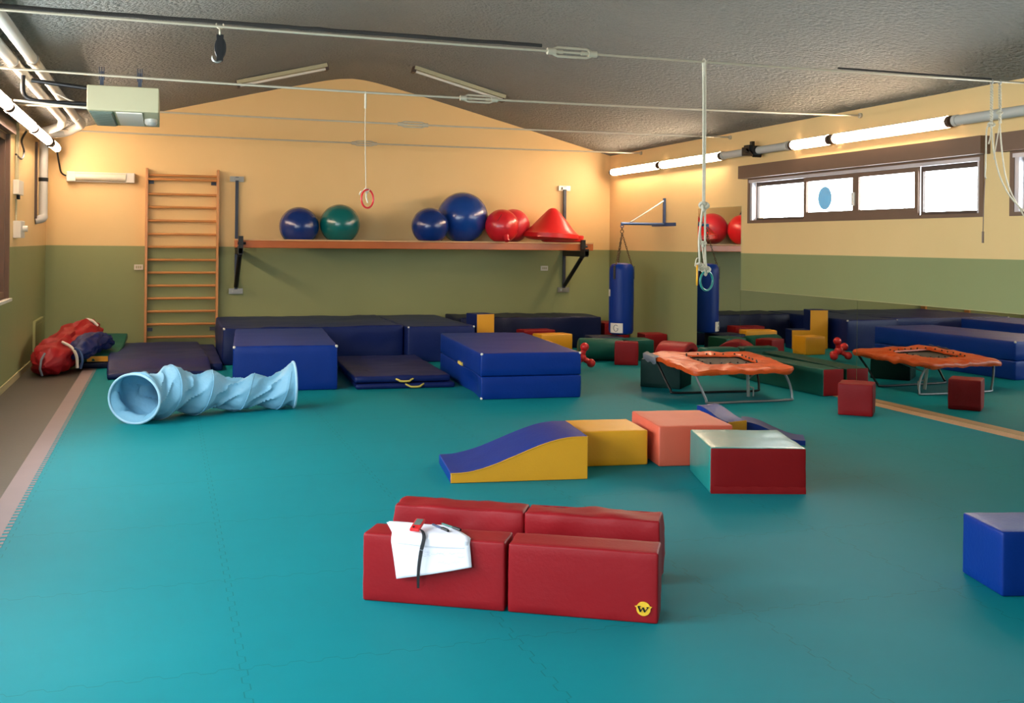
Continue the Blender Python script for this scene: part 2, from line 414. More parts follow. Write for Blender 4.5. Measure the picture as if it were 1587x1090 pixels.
# windows
def window_left(n, a, b):
    root = bpy.data.objects.new('window_%d' % n, None); C.objects.link(root); root.location = (XL, (a + b) / 2, LZ0); struct(root, 'brown framed window in the left wall')
    h, w = LZ1 - LZ0, b - a
    bm = bmesh.new()
    for y0, y1, z0, z1 in ((-w/2, -w/2+.07, 0, h), (w/2-.07, w/2, 0, h), (-w/2+.07, w/2-.07, 0, .07), (-w/2+.07, w/2-.07, h-.07, h), (-.04, .04, .07, h-.07)):
        box(bm, (-.14, y0, z0), (-.02, y1, z1))
    build('window_frame', bm, BROWN, root, smooth=False)
    bm = bmesh.new(); box(bm, (-.085, -w/2+.06, .06), (-.078, w/2-.06, h-.06)); build('window_pane', bm, GLASS, root, smooth=False)
    if n == 3:
        bm = bmesh.new(); box(bm, (-.19, -w/2, 0), (-.16, w/2, h))
        for k in range(int(h/.05)): box(bm, (-.16, -w/2, .05*k), (-.152, w/2, .05*k+.042))
        build('roller_shutter', bm, BROWN, root, smooth=False)
    bm = bmesh.new(); box(bm, (-.02, -w/2-.04, -.03), (.05, w/2+.04, 0)); build('window_sill', bm, WHITEP, root, smooth=False)
    bm = bmesh.new(); box(bm, (.0, -w/2-.06, h+.0), (.07, w/2+.06, h+.16)); build('shutter_box', bm, BROWN, root, smooth=False)
    bm = bmesh.new(); box(bm, (-.02, w/2-.015, 0), (.02, w/2+.04, h)); box(bm, (-.02, -w/2-.04, 0), (.02, -w/2+.015, h)); build('casing', bm, BROWN, root, smooth=False)
for i, (a, b) in enumerate(LWIN): window_left(i + 3, a, b)
def window_right(n, a, b, sticker):
    root = bpy.data.objects.new('window_%d' % n, None); C.objects.link(root); root.location = (XR, (a + b) / 2, RZ0); struct(root, 'long brown sliding window high in the right wall')
    h, w = RZ1 - RZ0, b - a; H2 = w / 2
    bm = bmesh.new()
    for y0, y1, z0, z1 in ((-H2, -H2+.05, 0, h), (H2-.05, H2, 0, h), (-H2+.05, H2-.05, 0, .035), (-H2+.05, H2-.05, h-.05, h)):
        box(bm, (-.012, y0, z0), (.12, y1, z1))
    build('window_frame', bm, BROWN, root, smooth=False)
    bm = bmesh.new()
    box(bm, (-.005, H2-.10, .03), (.05, H2-.05, h-.05)); box(bm, (-.005, -H2+.05, .03), (.05, -H2+.08, h-.05)); box(bm, (-.02, -H2+.04, h-.055), (.03, H2-.04, h-.02))
    build('blind_guide', bm, ALU, root, smooth=False)
    bm = bmesh.new(); box(bm, (-.11, -H2-.07, h), (.0, H2+.07, h+.16)); build('shutter_box', bm, BROWN, root, smooth=False)
    # four sashes: outer panes set back, two middle ones with their own frame
    cuts = [H2-.10, H2-1.18, H2-2.14, H2-3.12, -H2+.08]
    for i in range(4):
        y1, y0 = cuts[i], cuts[i+1]; xo = .055 if i in (0, 3) else .02
        bm = bmesh.new(); t = .05 if i in (1, 2) else .03; tb = .075 if i in (1, 2) else .03
        for q in ((y0, y0+t, .035, h-.05), (y1-t, y1, .035, h-.05), (y0+t, y1-t, .035, .035+tb), (y0+t, y1-t, h-.05-.05, h-.05)):
            box(bm, (xo, q[0], q[2]), (xo+.03, q[1], q[3]))
        s = build('sash', bm, BROWN if i in (1, 2) else BROWN2, root, smooth=False)
        bm = bmesh.new(); box(bm, (xo+.012, y0+t, .035+tb), (xo+.018, y1-t, h-.1)); build('window_pane', bm, GLASS, s, smooth=False)
        if i == 1:
            bm = bmesh.new(); box(bm, (xo-.025, y0+.005, .16), (xo, y0+.04, .30)); build('sash_handle', bm, WHITEP, s, smooth=False)
            if sticker:
                bm = bmesh.new()
                lathe(bm, [(0, 0), (.13, 0), (.13, .002), (0, .002)], 24, Matrix.Translation((xo+.02, (y0+y1)/2+.1, .26)) @ Matrix.Rotation(pi/2, 4, 'Y'))
                build('round_sticker', bm, STICK, s)
window_right(1, *RWIN[0], True); window_right(2, *RWIN[1], False)

# ------------------------------------------------------------------ mirrors
def mirror(y0, y1, z0, z1, label, group=None):
    bm = bmesh.new(); box(bm, (XR-.009, y0+.004, z0), (XR-.001, y1-.004, z1)); 
    o = thing('wall_mirror', label, 'mirror', (XR, (y0+y1)/2, z0), 0, group)
    bm2 = bmesh.new(); w = (y1-y0)/2; h = z1-z0
    bm.free()
    box(bm2, (-.008, -w+.003, 0.004), (-.001, w-.003, h)); build('mirror_glass', bm2, MIRR, o, smooth=False)
    bm3 = bmesh.new(); box(bm3, (-.0085, -w+.003, h), (-.001, w-.003, h+.004)); build('edge_strip', bm3, SKIRT, o, smooth=False)
mirror(11.80, 12.95, .0, 2.10, 'tall narrow wall mirror reaching up beside the window, left of the low mirrors')
mirror(9.42, 11.80, .0, 1.035, 'low wide wall mirror panel behind the orange trampoline, next to the tall mirror')
mirror(7.03, 9.42, .0, 1.035, 'low wide wall mirror panel at the right edge, beside the small red cube')

# ------------------------------------------------------------------ tube lights along the side walls
def tube_light(y0, y1, x, z, side, lit, label, group, name='tube_light'):
    L = y1 - y0; r = .047
    t = thing(name, label, 'light' if lit else 'pipe', (x, y0, z), 0, group)
    bm = bmesh.new(); tube(bm, [(0, .04, 0), (0, L-.04, 0)], r, 20)
    build('glass_tube' if lit else 'pipe_body', bm, (TUBE if side > 0 else TUBEL) if lit else PIPEG, t)
    for yy in (0, L-.045):
        bm = bmesh.new(); tube(bm, [(0, yy, 0), (0, yy+.045, 0)], r+.006, 20); build('end_cap', bm, BROWN2 if lit else PIPEG, t)
    if lit:   # opaque reflector shell over the top
        bm = bmesh.new(); n = 12; rr = r + .009; a0, a1 = radians(52), radians(262)
        vs = []
        for i in range(n+1):
            a = a0 + (a1-a0)*i/n; s = -side
            vs.append([bm.verts.new((s*R_*cos(a), yy, R_*sin(a))) for R_ in (rr, rr+.004) for yy in (.045, L-.05)])
        for i in range(n):
            p, q = vs[i], vs[i+1]
            bm.faces.new((p[0], p[1], q[1], q[0])); bm.faces.new((p[2], q[2], q[3], p[3]))
            bm.faces.new((p[0], q[0], q[2], p[2])); bm.faces.new((p[1], p[3], q[3], q[1]))
        bm.faces.new((vs[0][0], vs[0][2], vs[0][3], vs[0][1])); bm.faces.new((vs[-1][0], vs[-1][1], vs[-1][3], vs[-1][2]))
        build('reflector', bm, PIPEG, t)
    return t
G = 'tube lights along the right wall'
TX, TZ = 6.86, 2.765
tube_light(13.98, 15.72, TX, TZ, 1, True, 'lit tube light on the right wall, nearest the back corner', G)
tube_light(12.15, 13.95, TX, TZ, 1, True, 'lit tube light on the right wall, second from the back corner', G)
tube_light(9.79, 10.56, TX, TZ, 1, True, 'short lit tube light above the high right window', G)
tube_light(7.94, 9.76, TX, TZ, 1, True, 'long lit tube light above the high right window', G)
tube_light(10.60, 12.12, TX, TZ, 1, False, 'dull grey pipe between the lit tubes carrying a black lamp', 'unlit pipes between the tube lights', 'light_pipe')
tube_light(6.2, 7.90, TX, TZ, 1, False, 'dull grey pipe at the right edge behind the hanging ropes', 'unlit pipes between the tube lights', 'light_pipe')
bm = bmesh.new(); box(bm, (-.07, -.16, -.05), (.05, .12, .055)); box(bm, (-.10, -.10, -.02), (-.06, .02, .07))
box(bm, (-.10, -.20, .03), (.02, -.02, .06), M=Matrix.Rotation(.6, 4, 'X')); box(bm, (-.03, -.05, .05), (.01, .0, .12))
tag(build('spot_lamp', bm, BLACK, loc=(TX-.0, 11.42, TZ), smooth=False), 'black lamp head clamped on the grey pipe above the high window', 'lamp')
GL = 'tube lights along the left wall'
LX, LZt = -1.44, 2.84
tube_light(9.2, 11.0, LX, LZt+.02, -1, True, 'lit tube light on the left wall at the picture edge', GL)
tube_light(11.03, 13.0, LX, LZt+.01, -1, True, 'lit tube light on the left wall, middle of the run', GL)
tube_light(13.03, 14.6, LX, LZt, -1, True, 'lit tube light on the left wall just before the black joint', GL)
tube_light(14.9, 15.75, LX, LZt, -1, True, 'short lit tube light in the back left corner', GL)
bm = bmesh.new(); tube(bm, [(0, 0, 0), (0, .28, 0)], [.05, .05], 16); tube(bm, [(0, .1, 0), (0, .18, 0)], .062, 16)
tag(build('pipe_joint', bm, BLACK, loc=(LX, 14.61, LZt)), 'black joint between the two far left tube lights', 'pipe')
def cable(name, pts, r, m, label, cat='cable', group=None):
    P = smooth_path(pts); bm = bmesh.new(); tube(bm, P, r, 8); o = build(name, bm, m)
    return tag(o, label, cat, group)
def smooth_path(pts, n=6):
    P = [Vector(p) for p in pts]; out = []
    for i in range(len(P) - 1):
        p0, p1, p2, p3 = P[max(i-1, 0)], P[i], P[i+1], P[min(i+2, len(P)-1)]
        for k in range(n):
            t = k / n
            out.append(.5 * ((2*p1) + (-p0+p2)*t + (2*p0-5*p1+4*p2-p3)*t*t + (-p0+3*p1-3*p2+p3)*t**3))
    out.append(P[-1]); return out
cable('power_cable', [(LX, 15.72, 2.80), (-1.42, 15.85, 2.62), (-1.40, 15.93, 2.52), (-1.34, 15.96, 2.48)], .012, BLACK, 'black cable looping from the corner tube light to the wall lamp')
cable('power_cable', [(-1.5, 12.9, 2.80), (-1.56, 13.0, 2.70), (-1.57, 13.3, 2.60), (-1.57, 13.1, 2.50), (-1.58, 12.7, 2.52)], .012, BLACK, 'black cable curling down from the left wall tube lights')

# ------------------------------------------------------------------ tie rods across the hall
def tie_rod(Y, Z, sag, xt, label, rt=.011, dark=False):
    t = thing('tie_rod', label, 'rod', (XL, Y, Z), 0, 'steel tie rods spanning the hall')
    def P(x): u = (x - XL) / (XR - XL); return (x - XL, 0, -sag * 4 * u * (1 - u))
    bm = bmesh.new(); tube(bm, [P(XL + .0 + (XR - XL) * i / 30) for i in range(31)], rt, 8); build('rod', bm, RODM, t)
    bm = bmesh.new(); w = .15; z = P(xt)[2]; x = xt - XL
    for s in (-1, 1):
        tube(bm, [(x-w, 0, z+s*.012), (x-w*.7, 0, z+s*.03), (x+w*.7, 0, z+s*.03), (x+w, 0, z+s*.012)], .009, 8)
        tube(bm, [(x+s*w-.03, 0, z), (x+s*w+.03, 0, z)], .024, 10)
        tube(bm, [(x+s*w*.85, 0, z), (x+s*w*.45, 0, z)], .014, 8)
    build('turnbuckle', bm, RODM, t)
    for xx in (.012, XR-XL-.012):
        bm = bmesh.new(); tube(bm, [(xx-.012, 0, 0), (xx+.012, 0, 0)], .028, 12); build('anchor_plate', bm, RODM, t)
    return t
t1 = tie_rod(6.7, 2.925, .02, 2.62, 'nearest tie rod, with ropes and a dark cord wound along its left half', .008)
bm = bmesh.new(); pts = [(x*.1, .0 + .004*sin(x*9), .014 + .005*noise.noise((x*3.1, 0, 0))) for x in range(0, 41)]
tube(bm, pts, [.012 + .005*abs(noise.noise((i*1.7, 3, 0))) for i in range(41)], 7)
cc = build('wound_cord', bm, DARKR, t1)
bm = bmesh.new(); tube(bm, [(6.35 + .13*i, 0, .007) for i in range(12)], .0075, 7); build('wound_cord', bm, DARKR, t1)
tie_rod(9.4, 2.985, .045, 2.75, 'second tie rod from the front, holding the heater box and the red ring', .010)
tie_rod(12.1, 3.005, .025, 2.74, 'third tie rod from the front, bare apart from its turnbuckle', .010)
tie_rod(14.8, 3.01, .02, 2.65, 'farthest tie rod, close to the back wall')

# pulley hook on nearest rod
t = thing('hanging_pulley', 'black pulley hook hanging from the nearest rod at upper left', 'pulley', (.30, 6.7, 2.66))
bm = bmesh.new(); tube(bm, arc((0, 0, .262), .022, 0, 2*pi, 16)[:-1], .005, 6, closed=True); tube(bm, arc((0, 0, .215), .022, 0, 2*pi, 16, 'yz')[:-1], .005, 6, closed=True); build('shackle', bm, RODM, t)
bm = bmesh.new()
lathe(bm, [(0, -.012), (.034, -.012), (.036, -.005), (.028, 0), (.036, .005), (.034, .012), (0, .012)], 20, Matrix.Translation((.004, 0, .12)) @ Matrix.Scale(1.9, 4, (0, 0, 1)) @ Matrix.Rotation(pi/2, 4, 'X') @ Matrix.Rotation(0, 4, 'Z')); build('wheel', bm, BLACK, t)
bm = bmesh.new()
for s in (-1, 1): box(bm, (-.018, s*.016-.003, .04), (.02, s*.016+.003, .195))
box(bm, (-.02, -.018, .18), (.022, .018, .2)); build('side_plate', bm, DARKM, t, smooth=False)
bm = bmesh.new(); tube(bm, arc((-.014, 0, .06), .028, pi*.9, pi*2.4, 14), .007, 8); build('hook', bm, ZINC, t)

# ropes and rings
def twisted(bm, a, b, r=.006, gap=.008, turns=10, n=40):
    a, b = Vector(a), Vector(b)
    for s in (0, pi):
        pts = []
        for i in range(n+1):
            u = i/n; p = a.lerp(b, u); w = turns*2*pi*u + s
            pts.append(p + Vector((cos(w)*gap, sin(w)*gap, 0)))
        tube(bm, pts, r, 6)
def knot(bm, c, R=.022, r=.009, seed=0):
    c = Vector(c); pts = []
    for i in range(30):
        a = 2*pi*i/30
        pts.append(c + Vector(((sin(a)+2*sin(2*a))*R*.4, -sin(3*a)*R*.5, (cos(a)-2*cos(2*a))*R*.42)))
    tube(bm, pts, r, 7, closed=True)
t = thing('hanging_rope', 'pale knotted rope hanging from nearest rod above the trampoline, holding green and yellow rings', 'rope', (3.64, 6.7, 1.45))
bm = bmesh.new()
tube(bm, smooth_path([(.0, 0, 1.45), (.005, 0, 1.0), (.003, .0, .45)]), .0075, 7); tube(bm, smooth_path([(-.02, 0, 1.45), (-.012, 0, 1.2), (-.004, .004, .45)]), .0075, 7)
tube(bm, [(0, -.012, 1.46), (-.01, 0, 1.478), (-.02, .012, 1.46), (-.01, 0, 1.44)], .007, 6, closed=True); tube(bm, [(-.01, 0, 1.45), (-.01, 0, 1.35)], .014, 7)
build('upper_rope', bm, ROPE, t)
bm = bmesh.new(); knot(bm, (-.0, 0, .43), .026, .011); knot(bm, (.01, .01, .425), .026, .010); build('knot', bm, ROPE, t)
bm = bmesh.new()
tube(bm, smooth_path([(-.01, 0, .42), (-.035, 0, .2), (-.03, 0, .05), (-.035, 0, .0)]), .0075, 7)
tube(bm, smooth_path([(.01, 0, .42), (.012, 0, .2), (.018, 0, .05), (.03, 0, -.03)]), .0075, 7)
tube(bm, smooth_path([(.0, 0, .42), (-.02, .01, .25), (.0, .01, .12), (.012, 0, .0)]), .006, 7)
tube(bm, smooth_path([(-.03, 0, .06), (-.055, 0, .05), (-.065, 0, .0)]), .004, 6)
knot(bm, (-.03, 0, .0), .022, .008); knot(bm, (.0, 0, .16), .016, .007); knot(bm, (.02, 0, -.03), .026, .010); build('lower_rope', bm, ROPE, t)
def ring(name, loc, R, rz, m, label, r=.009, sy=1.0):
    bm = bmesh.new(); tube(bm, [(R*cos(2*pi*i/36), 0, R*sy*sin(2*pi*i/36)) for i in range(36)], r, 10, closed=True)
    return tag(build(name, bm, m, loc=loc, rot=(0, 0, rz)), label, 'ring')
ring('gym_ring', (3.668, 6.7, 1.345), .068, radians(22), V_TEAL, 'green plastic ring tied at the end of the hanging rope', .008)
RY = mat('yellow_plastic', (226, 160, 30), .4)
ring('gym_ring', (3.592, 6.7, 1.385), .068, radians(62), RY, 'yellow plastic ring seen edge on beside the green ring', .007)
# red ring with long cord
t = thing('hanging_rope', 'thin cord hanging from the second rod with the red ring tied on it', 'cord', (1.69, 9.4, 2.06))
bm = bmesh.new(); tube(bm, smooth_path([(0, 0, .88), (.0, 0, .5), (.012, 0, .0)]), .0035, 6); build('cord', bm, ROPE, t)
bm = bmesh.new(); tube(bm, [(0, 0, .87), (0, 0, .74)], .010, 7); tube(bm, [(.012*cos(a), .012*sin(a), .885) for a in (0, 1.57, 3.14, 4.71)], .005, 6, closed=True); build('cord_wrap', bm, ROPE, t)
bm = bmesh.new(); knot(bm, (.02, 0, .0), .018, .007); tube(bm, smooth_path([(.01, 0, .0), (-.03, 0, -.01), (-.045, 0, -.04)]), .007, 6); tube(bm, smooth_path([(.02, .01, 0), (.02, .02, -.06), (.035, .02, -.11)]), .008, 6); build('knot', bm, ROPE, t)
ring('gym_ring', (1.715, 9.39, 1.985), .068, radians(28), PL_RED, 'red plastic ring hanging on a thin cord in front of the back wall', .009, 1.2)
# ropes at right
t = thing('rope_sling', 'left of two twisted ropes hooked on the nearest rod at upper right', 'rope', (6.17, 6.7, 2.55), 0, 'twisted ropes at upper right')
bm = bmesh.new(); tube(bm, [(0, .014*cos(a), .365+.02*sin(a)) for a in (0, .8, 1.6, 2.4, 3.1, 3.9, 4.7, 5.5)], .006, 7, closed=True); build('rod_hook', bm, ZINC, t)
bm = bmesh.new(); twisted(bm, (0, 0, .34), (0, 0, .04), .006, .008, 7); knot(bm, (0, 0, .02), .022, .008); build('twisted_rope', bm, ROPE, t)
bm = bmesh.new(); tube(bm, smooth_path([(-.01, 0, .02), (-.045, 0, -.02), (-.05, 0, -.25), (-.055, 0, -.38), (-.045, 0, -.40)]), .006, 6)
tube(bm, smooth_path([(0, 0, .0), (-.01, 0, -.08), (-.025, 0, -.13)]), .006, 6); build('loose_end', bm, ROPE, t)
bm = bmesh.new(); tube(bm, smooth_path([(-.055, 0, -.38), (-.065, 0, -.6), (-.07, 0, -.82)]), .004, 6); tube(bm, [(-.07, 0, -.82), (-.07, 0, -.91)], .009, 7); build('pull_cord', bm, BROWN, t)
bm = bmesh.new(); tube(bm, smooth_path([(.0, 0, .02), (.03, 0, -.2), (.09, -.02, -.42), (.20, -.06, -.60), (.40, -.12, -.74), (.72, -.2, -.80)]), .006, 7); build('draped_rope', bm, ROPE, t)
t = thing('rope_sling', 'right of two twisted ropes hooked on the nearest rod at upper right', 'rope', (6.25, 6.7, 2.55), 0, 'twisted ropes at upper right')
bm = bmesh.new(); tube(bm, [(0, .014*cos(a), .365+.02*sin(a)) for a in (0, .8, 1.6, 2.4, 3.1, 3.9, 4.7, 5.5)], .006, 7, closed=True); build('rod_hook', bm, ZINC, t)
bm = bmesh.new(); twisted(bm, (0, 0, .34), (.005, 0, .04), .006, .008, 7); knot(bm, (0, 0, .12), .018, .008); build('twisted_rope', bm, ROPE, t)
bm = bmesh.new(); tube(bm, smooth_path([(.005, 0, .05), (-.02, .0, -.08), (-.045, 0, -.2), (-.05, 0, -.25)]), .005, 6); build('loose_end', bm, ROPE, t)
bm = bmesh.new(); tube(bm, smooth_path([(.0, 0, .05), (.03, 0, -.2), (.06, -.02, -.42), (.14, -.06, -.62), (.30, -.12, -.85), (.64, -.2, -.95)]), .006, 7); build('draped_rope', bm, ROPE, t)

# ------------------------------------------------------------------ heater box and pipes, upper left
t = thing('heater_box', 'cream metal heater box hung from the second rod at upper left', 'heater', (-.355, 9.42, 2.675))
bm = bmesh.new(); box(bm, (-.285, 0, 0), (.285, 1.22, .21)); o = build('casing', bm, CREAM, t, smooth=False)
bv = o.modifiers.new('bevel', 'BEVEL'); bv.width = .008; bv.segments = 2
bm = bmesh.new(); box(bm, (-.27, .08, -.012), (-.09, 1.15, 0))
for i in range(14): box(bm, (-.26, .11+.073*i, -.022), (-.10, .13+.073*i, -.008))
build('grille', bm, GRILL, t, smooth=False)
bm = bmesh.new(); box(bm, (-.06, .08, -.008), (.15, 1.12, 0)); build('underside_panel', bm, WHITEP, t, smooth=False)
bm = bmesh.new(); lathe(bm, [(0, 0), (.055, 0), (.055, -.03), (.04, -.05), (0, -.055)], 20, Matrix.Translation((.215, .6, 0)) @ Matrix.Scale(2.2, 4, (0, 1, 0))); build('round_vent', bm, PIPEG, t)
for s in (-.17, .13):
    bm = bmesh.new(); box(bm, (s-.014, .02, .20), (s+.014, .03, .33)); box(bm, (s-.004, .03, .20), (s+.004, .06, .33))
    for k in (-.018, 0, .018): tube(bm, [(s+k, -.02, .25), (s+k, -.02, .36)], .004, 6)
    box(bm, (s-.03, -.026, .285), (s+.03, .03, .295)); build('hanging_bracket', bm, STEEL, t, smooth=False)
bm = bmesh.new(); tube(bm, [(-.28, .1, .19), (-.72, .12, .235)], .018, 10); tube(bm, smooth_path([(-.28, .1, .06), (-.6, .1, .06), (-.74, .1, .08), (-.78, .1, .14), (-.78, .1, .27)]), .018, 10); build('black_hose', bm, BLACK, t)
bm = bmesh.new(); tube(bm, smooth_path([(-.28, .05, .02), (-.5, .05, .03), (-.85, .1, .06)]), .010, 8); tube(bm, smooth_path([(-.28, .3, .08), (-.42, .3, .1), (-.55, .3, .16)]), .006, 8); build('gas_pipe', bm, PIPEG, t)
def heater_tube(x, z, label):
    t = thing('heater_tube', label, 'pipe', (x, 3.0, z), 0, 'long white heater tubes under the left ceiling')
    bm = bmesh.new(); tube(bm, [(0, 0, 0), (0, 11.1, 0)], .047, 18); build('tube', bm, PIPEG, t)
    for yy in (6.6, 9.3, 3.6):
        bm = bmesh.new(); tube(bm, [(0, yy, 0), (0, yy+.12, 0)], .056, 18); build('coupling', bm, ZINC, t)
    for yy in (4.2, 7.9, 10.6):
        bm = bmesh.new(); box(bm, (-.01, yy, .045), (.01, yy+.03, .12)); build('hanger', bm, ZINC, t, smooth=False)
heater_tube(-1.235, 3.075, 'white heater tube under the left ceiling, the one nearer the wall')
heater_tube(-1.085, 3.105, 'white heater tube under the left ceiling, the one nearer the room')
bm = bmesh.new(); tube(bm, smooth_path([(-1.085, 14.05, 3.105), (-1.05, 14.5, 3.07), (-1.1, 14.7, 3.05), (-1.3, 14.9, 2.98), (-1.52, 14.55, 2.93)]), .055, 16); tube(bm, smooth_path([(-1.235, 14.05, 3.075), (-1.29, 14.4, 3.02), (-1.52, 14.3, 2.92)]), .05, 16)
tag(build('pipe_elbow', bm, PIPEG), 'curved pipe end where the heater tubes turn to the left wall', 'pipe')
t = thing('downpipe', 'pale vertical pipe with a dark strap on the left wall near the corner', 'pipe', (-1.51, 14.75, 1.83))
bm = bmesh.new(); tube(bm, smooth_path([(0, 0, 1.08), (0, 0, .5), (0, 0, .12), (0, -.03, .03), (-.09, -.06, .0)]), .055, 16); build('pipe_body', bm, PIPEG, t)
bm = bmesh.new(); tube(bm, [(0, 0, .50), (0, 0, .55)], .059, 16); build('strap', bm, DARKM, t)
bm = bmesh.new(); box(bm, (-.09, -.12, .02), (-.06, -.08, 1.0)); build('back_rail', bm, BROWN2, t, smooth=False)

# ceiling fixtures on the slopes
def ceil_fix(x0, x1, y, side, label):
    L = abs(x1-x0)/cos(math.atan(SL)); ang = math.atan(SL)*side; xm = (x0+x1)/2
    t = thing('ceiling_light', label, 'light', (xm, y, zc(xm)-.01)); t.rotation_euler = (0, -ang, 0)
    bm = bmesh.new(); box(bm, (-L/2, -.09, -.05), (L/2, .09, -.0)); box(bm, (-L/2+.1, -.02, -.01), (-L/2+.14, .02, .03)); box(bm, (L/2-.14, -.02, -.01), (L/2-.1, .02, .03)); build('housing', bm, CREAM, t, smooth=False)
    bm = bmesh.new(); tube(bm, [(-L/2+.03, -.05, -.072), (L/2-.03, -.05, -.072)], .018, 12); build('tube', bm, WHITEP, t)
    for x_ in (-L/2-.01, L/2-.03):
        bm = bmesh.new(); box(bm, (x_, -.08, -.09), (x_+.04, .08, .0)); build('lamp_holder', bm, BROWN2, t, smooth=False)
ceil_fix(.84, 2.0, 14.1, 1, 'long pale strip light on the left slope of the ceiling')
ceil_fix(3.2, 4.5, 14.1, -1, 'long strip light fitting on the right slope of the ceiling')
# wall lamp on back wall
t = thing('wall_lamp', 'long clear covered strip lamp on the yellow back wall, left of the wall bars', 'lamp', (-.885, 15.99, 2.40))
bm = bmesh.new(); box(bm, (-.45, -.05, 0), (.45, 0, .14)); o = build('base', bm, WHITEP, t, smooth=False)
bm = bmesh.new(); tube(bm, [(-.33, -.065, .07), (.33, -.065, .07)], .055, 18); build('diffuser', bm, mat('frosted_cover', (214, 204, 182), .25, var=.1, vscale=8, coat=.5), t)
for s in (-1, 1):
    bm = bmesh.new(); box(bm, (s*.39-.06, -.10, .0), (s*.39+.06, 0, .14)); o = build('end_cap', bm, WHITEP, t, smooth=False); b = o.modifiers.new('b', 'BEVEL'); b.width = .012; b.segments = 3

# outlets, switches, vent
def plate(x, z, label):
    t = thing('socket_plate', label, 'socket', (x, 15.99, z)); bm = bmesh.new(); box(bm, (-.06, -.014, -.038), (.06, .008, .038)); build('plate', bm, WHITEP, t, smooth=False)
    bm = bmesh.new()
    for k in (-.028, 0, .028): box(bm, (k-.010, -.018, -.018), (k+.010, -.013, .018))
    build('socket_insert', bm, CREAM, t, smooth=False)
plate(-.372, 1.20, 'small white socket plate on the green wall, left of the wall bars'); plate(5.81, 1.20, 'small pale socket plate on the green wall under the shelf')
def wbox(y, z, w, h, dpt, label, extra=False):
    t = thing('switch_box', label, 'switch', (XL, y, z)); bm = bmesh.new(); box(bm, (-.0, -w/2, 0), (dpt, w/2, h)); o = build('box_body', bm, WHITEP, t, smooth=False); b = o.modifiers.new('b', 'BEVEL'); b.width = .006; b.segments = 2
    if extra: bm = bmesh.new(); tube(bm, [(dpt, .0, h*.55), (dpt+.05, .0, h*.55)], .035, 14); box(bm, (0, -.02, h*.3), (.04, w/2+.14, h*.75)); build('plug', bm, WHITEP, t)
    else: bm = bmesh.new(); tube(bm, [(.03, 0, -.05), (.03, 0, 0)], .02, 10); build('cable_gland', bm, DARKM, t)
wbox(12.85, 2.08, .42, .16, .06, 'upper white electric box on the left wall beside the window')
wbox(12.85, 1.60, .34, .19, .08, 'lower white electric box with a round plug on the left wall', True)
bm = bmesh.new()
for yy in (12.72, 12.86): tube(bm, [(XL+.02, yy, 2.24), (XL+.02, yy, 2.95)], .011, 8)
tube(bm, [(XL+.02, 12.75, 1.79), (XL+.02, 12.75, 2.03)], .011, 8)
tag(build('cable_conduit', bm, CREAM), 'thin cream conduits running up the left wall from the electric boxes', 'conduit')
t = thing('wall_vent', 'green painted access panel low on the left wall near the corner', 'vent', (XL, 15.05, .12))
bm = bmesh.new(); box(bm, (0, -.42, 0), (.02, .42, .40)); box(bm, (.018, -.38, .04), (.024, .38, .36)); build('panel', bm, mat('vent_green', (132, 134, 84), .5), t, smooth=False)
bm = bmesh.new(); box(bm, (0, -.44, .40), (.035, .44, .42)); box(bm, (0, -.45, 0), (.03, -.42, .42)); build('panel_rim', bm, mat('vent_rim_green', (160, 160, 104), .5), t, smooth=False)

# ------------------------------------------------------------------ wall bars
t = thing('wall_bars', 'tall wooden wall bars ladder fixed to the back wall', 'wall bars', (.22, 15.93, 0))
for s in (-1, 1):
    bm = bmesh.new(); pts = [(-.065, .10), (.065, .10), (.065, 2.58), (.03, 2.62), (-.065, 2.62)]
    a = [bm.verts.new((s*.49-.018, y_, z_)) for y_, z_ in pts]; b = [bm.verts.new((s*.49+.018, y_, z_)) for y_, z_ in pts]
    bm.faces.new(a[::-1]); bm.faces.new(b)
    for i in range(5): j = (i+1) % 5; bm.faces.new((a[i], a[j], b[j], b[i]))
    o = build('upright', bm, WOOD, t, smooth=False); bv = o.modifiers.new('b', 'BEVEL'); bv.width = .006; bv.segments = 2
for i, z in enumerate([2.522, 2.462, 2.251, 2.064, 1.87, 1.676, 1.492, 1.306, 1.122, .935, .752, .565, .381, .194]):
    bm = bmesh.new(); yy = -.05 if i == 1 else -.01
    tube(bm, [(-.48, yy, z), (.48, yy, z)], .0185, 14); build('rung', bm, WOOD, t)
for s in (-1, 1):
    for z in (.30, 2.42): bm = bmesh.new(); box(bm, (s*.43-.035, .02, z-.02), (s*.43+.035, .06, z+.03)); build('fixing_bracket', bm, STEEL, t, smooth=False)

# ------------------------------------------------------------------ shelf of a beam on brackets
t = thing('wall_bracket', 'dark steel wall bracket holding the left end of the beam', 'bracket', (.98, 15.99, 0), 0, 'steel brackets of the beam')
def bracket(t, mirrored):
    bm = bmesh.new(); box(bm, (-.022, -.05, .88), (.022, -.01, 2.53)); build('wall_rail', bm, STEEL, t, smooth=False)
    for z in (.84, 2.49):
        bm = bmesh.new(); box(bm, (-.10, -.025, z-.03), (.10, .0, z+.05)); box(bm, (-.05, -.07, z-.01), (.05, -.02, z+.03)); build('wall_plate', bm, ZINC, t, smooth=False)
    bm = bmesh.new(); box(bm, (-.025, -1.0, 1.40), (.025, -.04, 1.49)); build('arm', bm, DARKM, t, smooth=False)
    bm = bmesh.new(); tube(bm, [(0, -.82, 1.40), (0, -.07, .93)], .034, 10); build('strut', bm, DARKM, t)
    bm = bmesh.new(); box(bm, (-.035, -1.0, 1.42), (.035, -.82, 1.52)); box(bm, (-.02, -.84, 1.50), (.045, -.78, 1.66)); tube(bm, [(-.03, -.82, 1.56), (.08, -.82, 1.56)], .02, 8); build('clamp', bm, BLACK, t, smooth=False)
bracket(t, False)
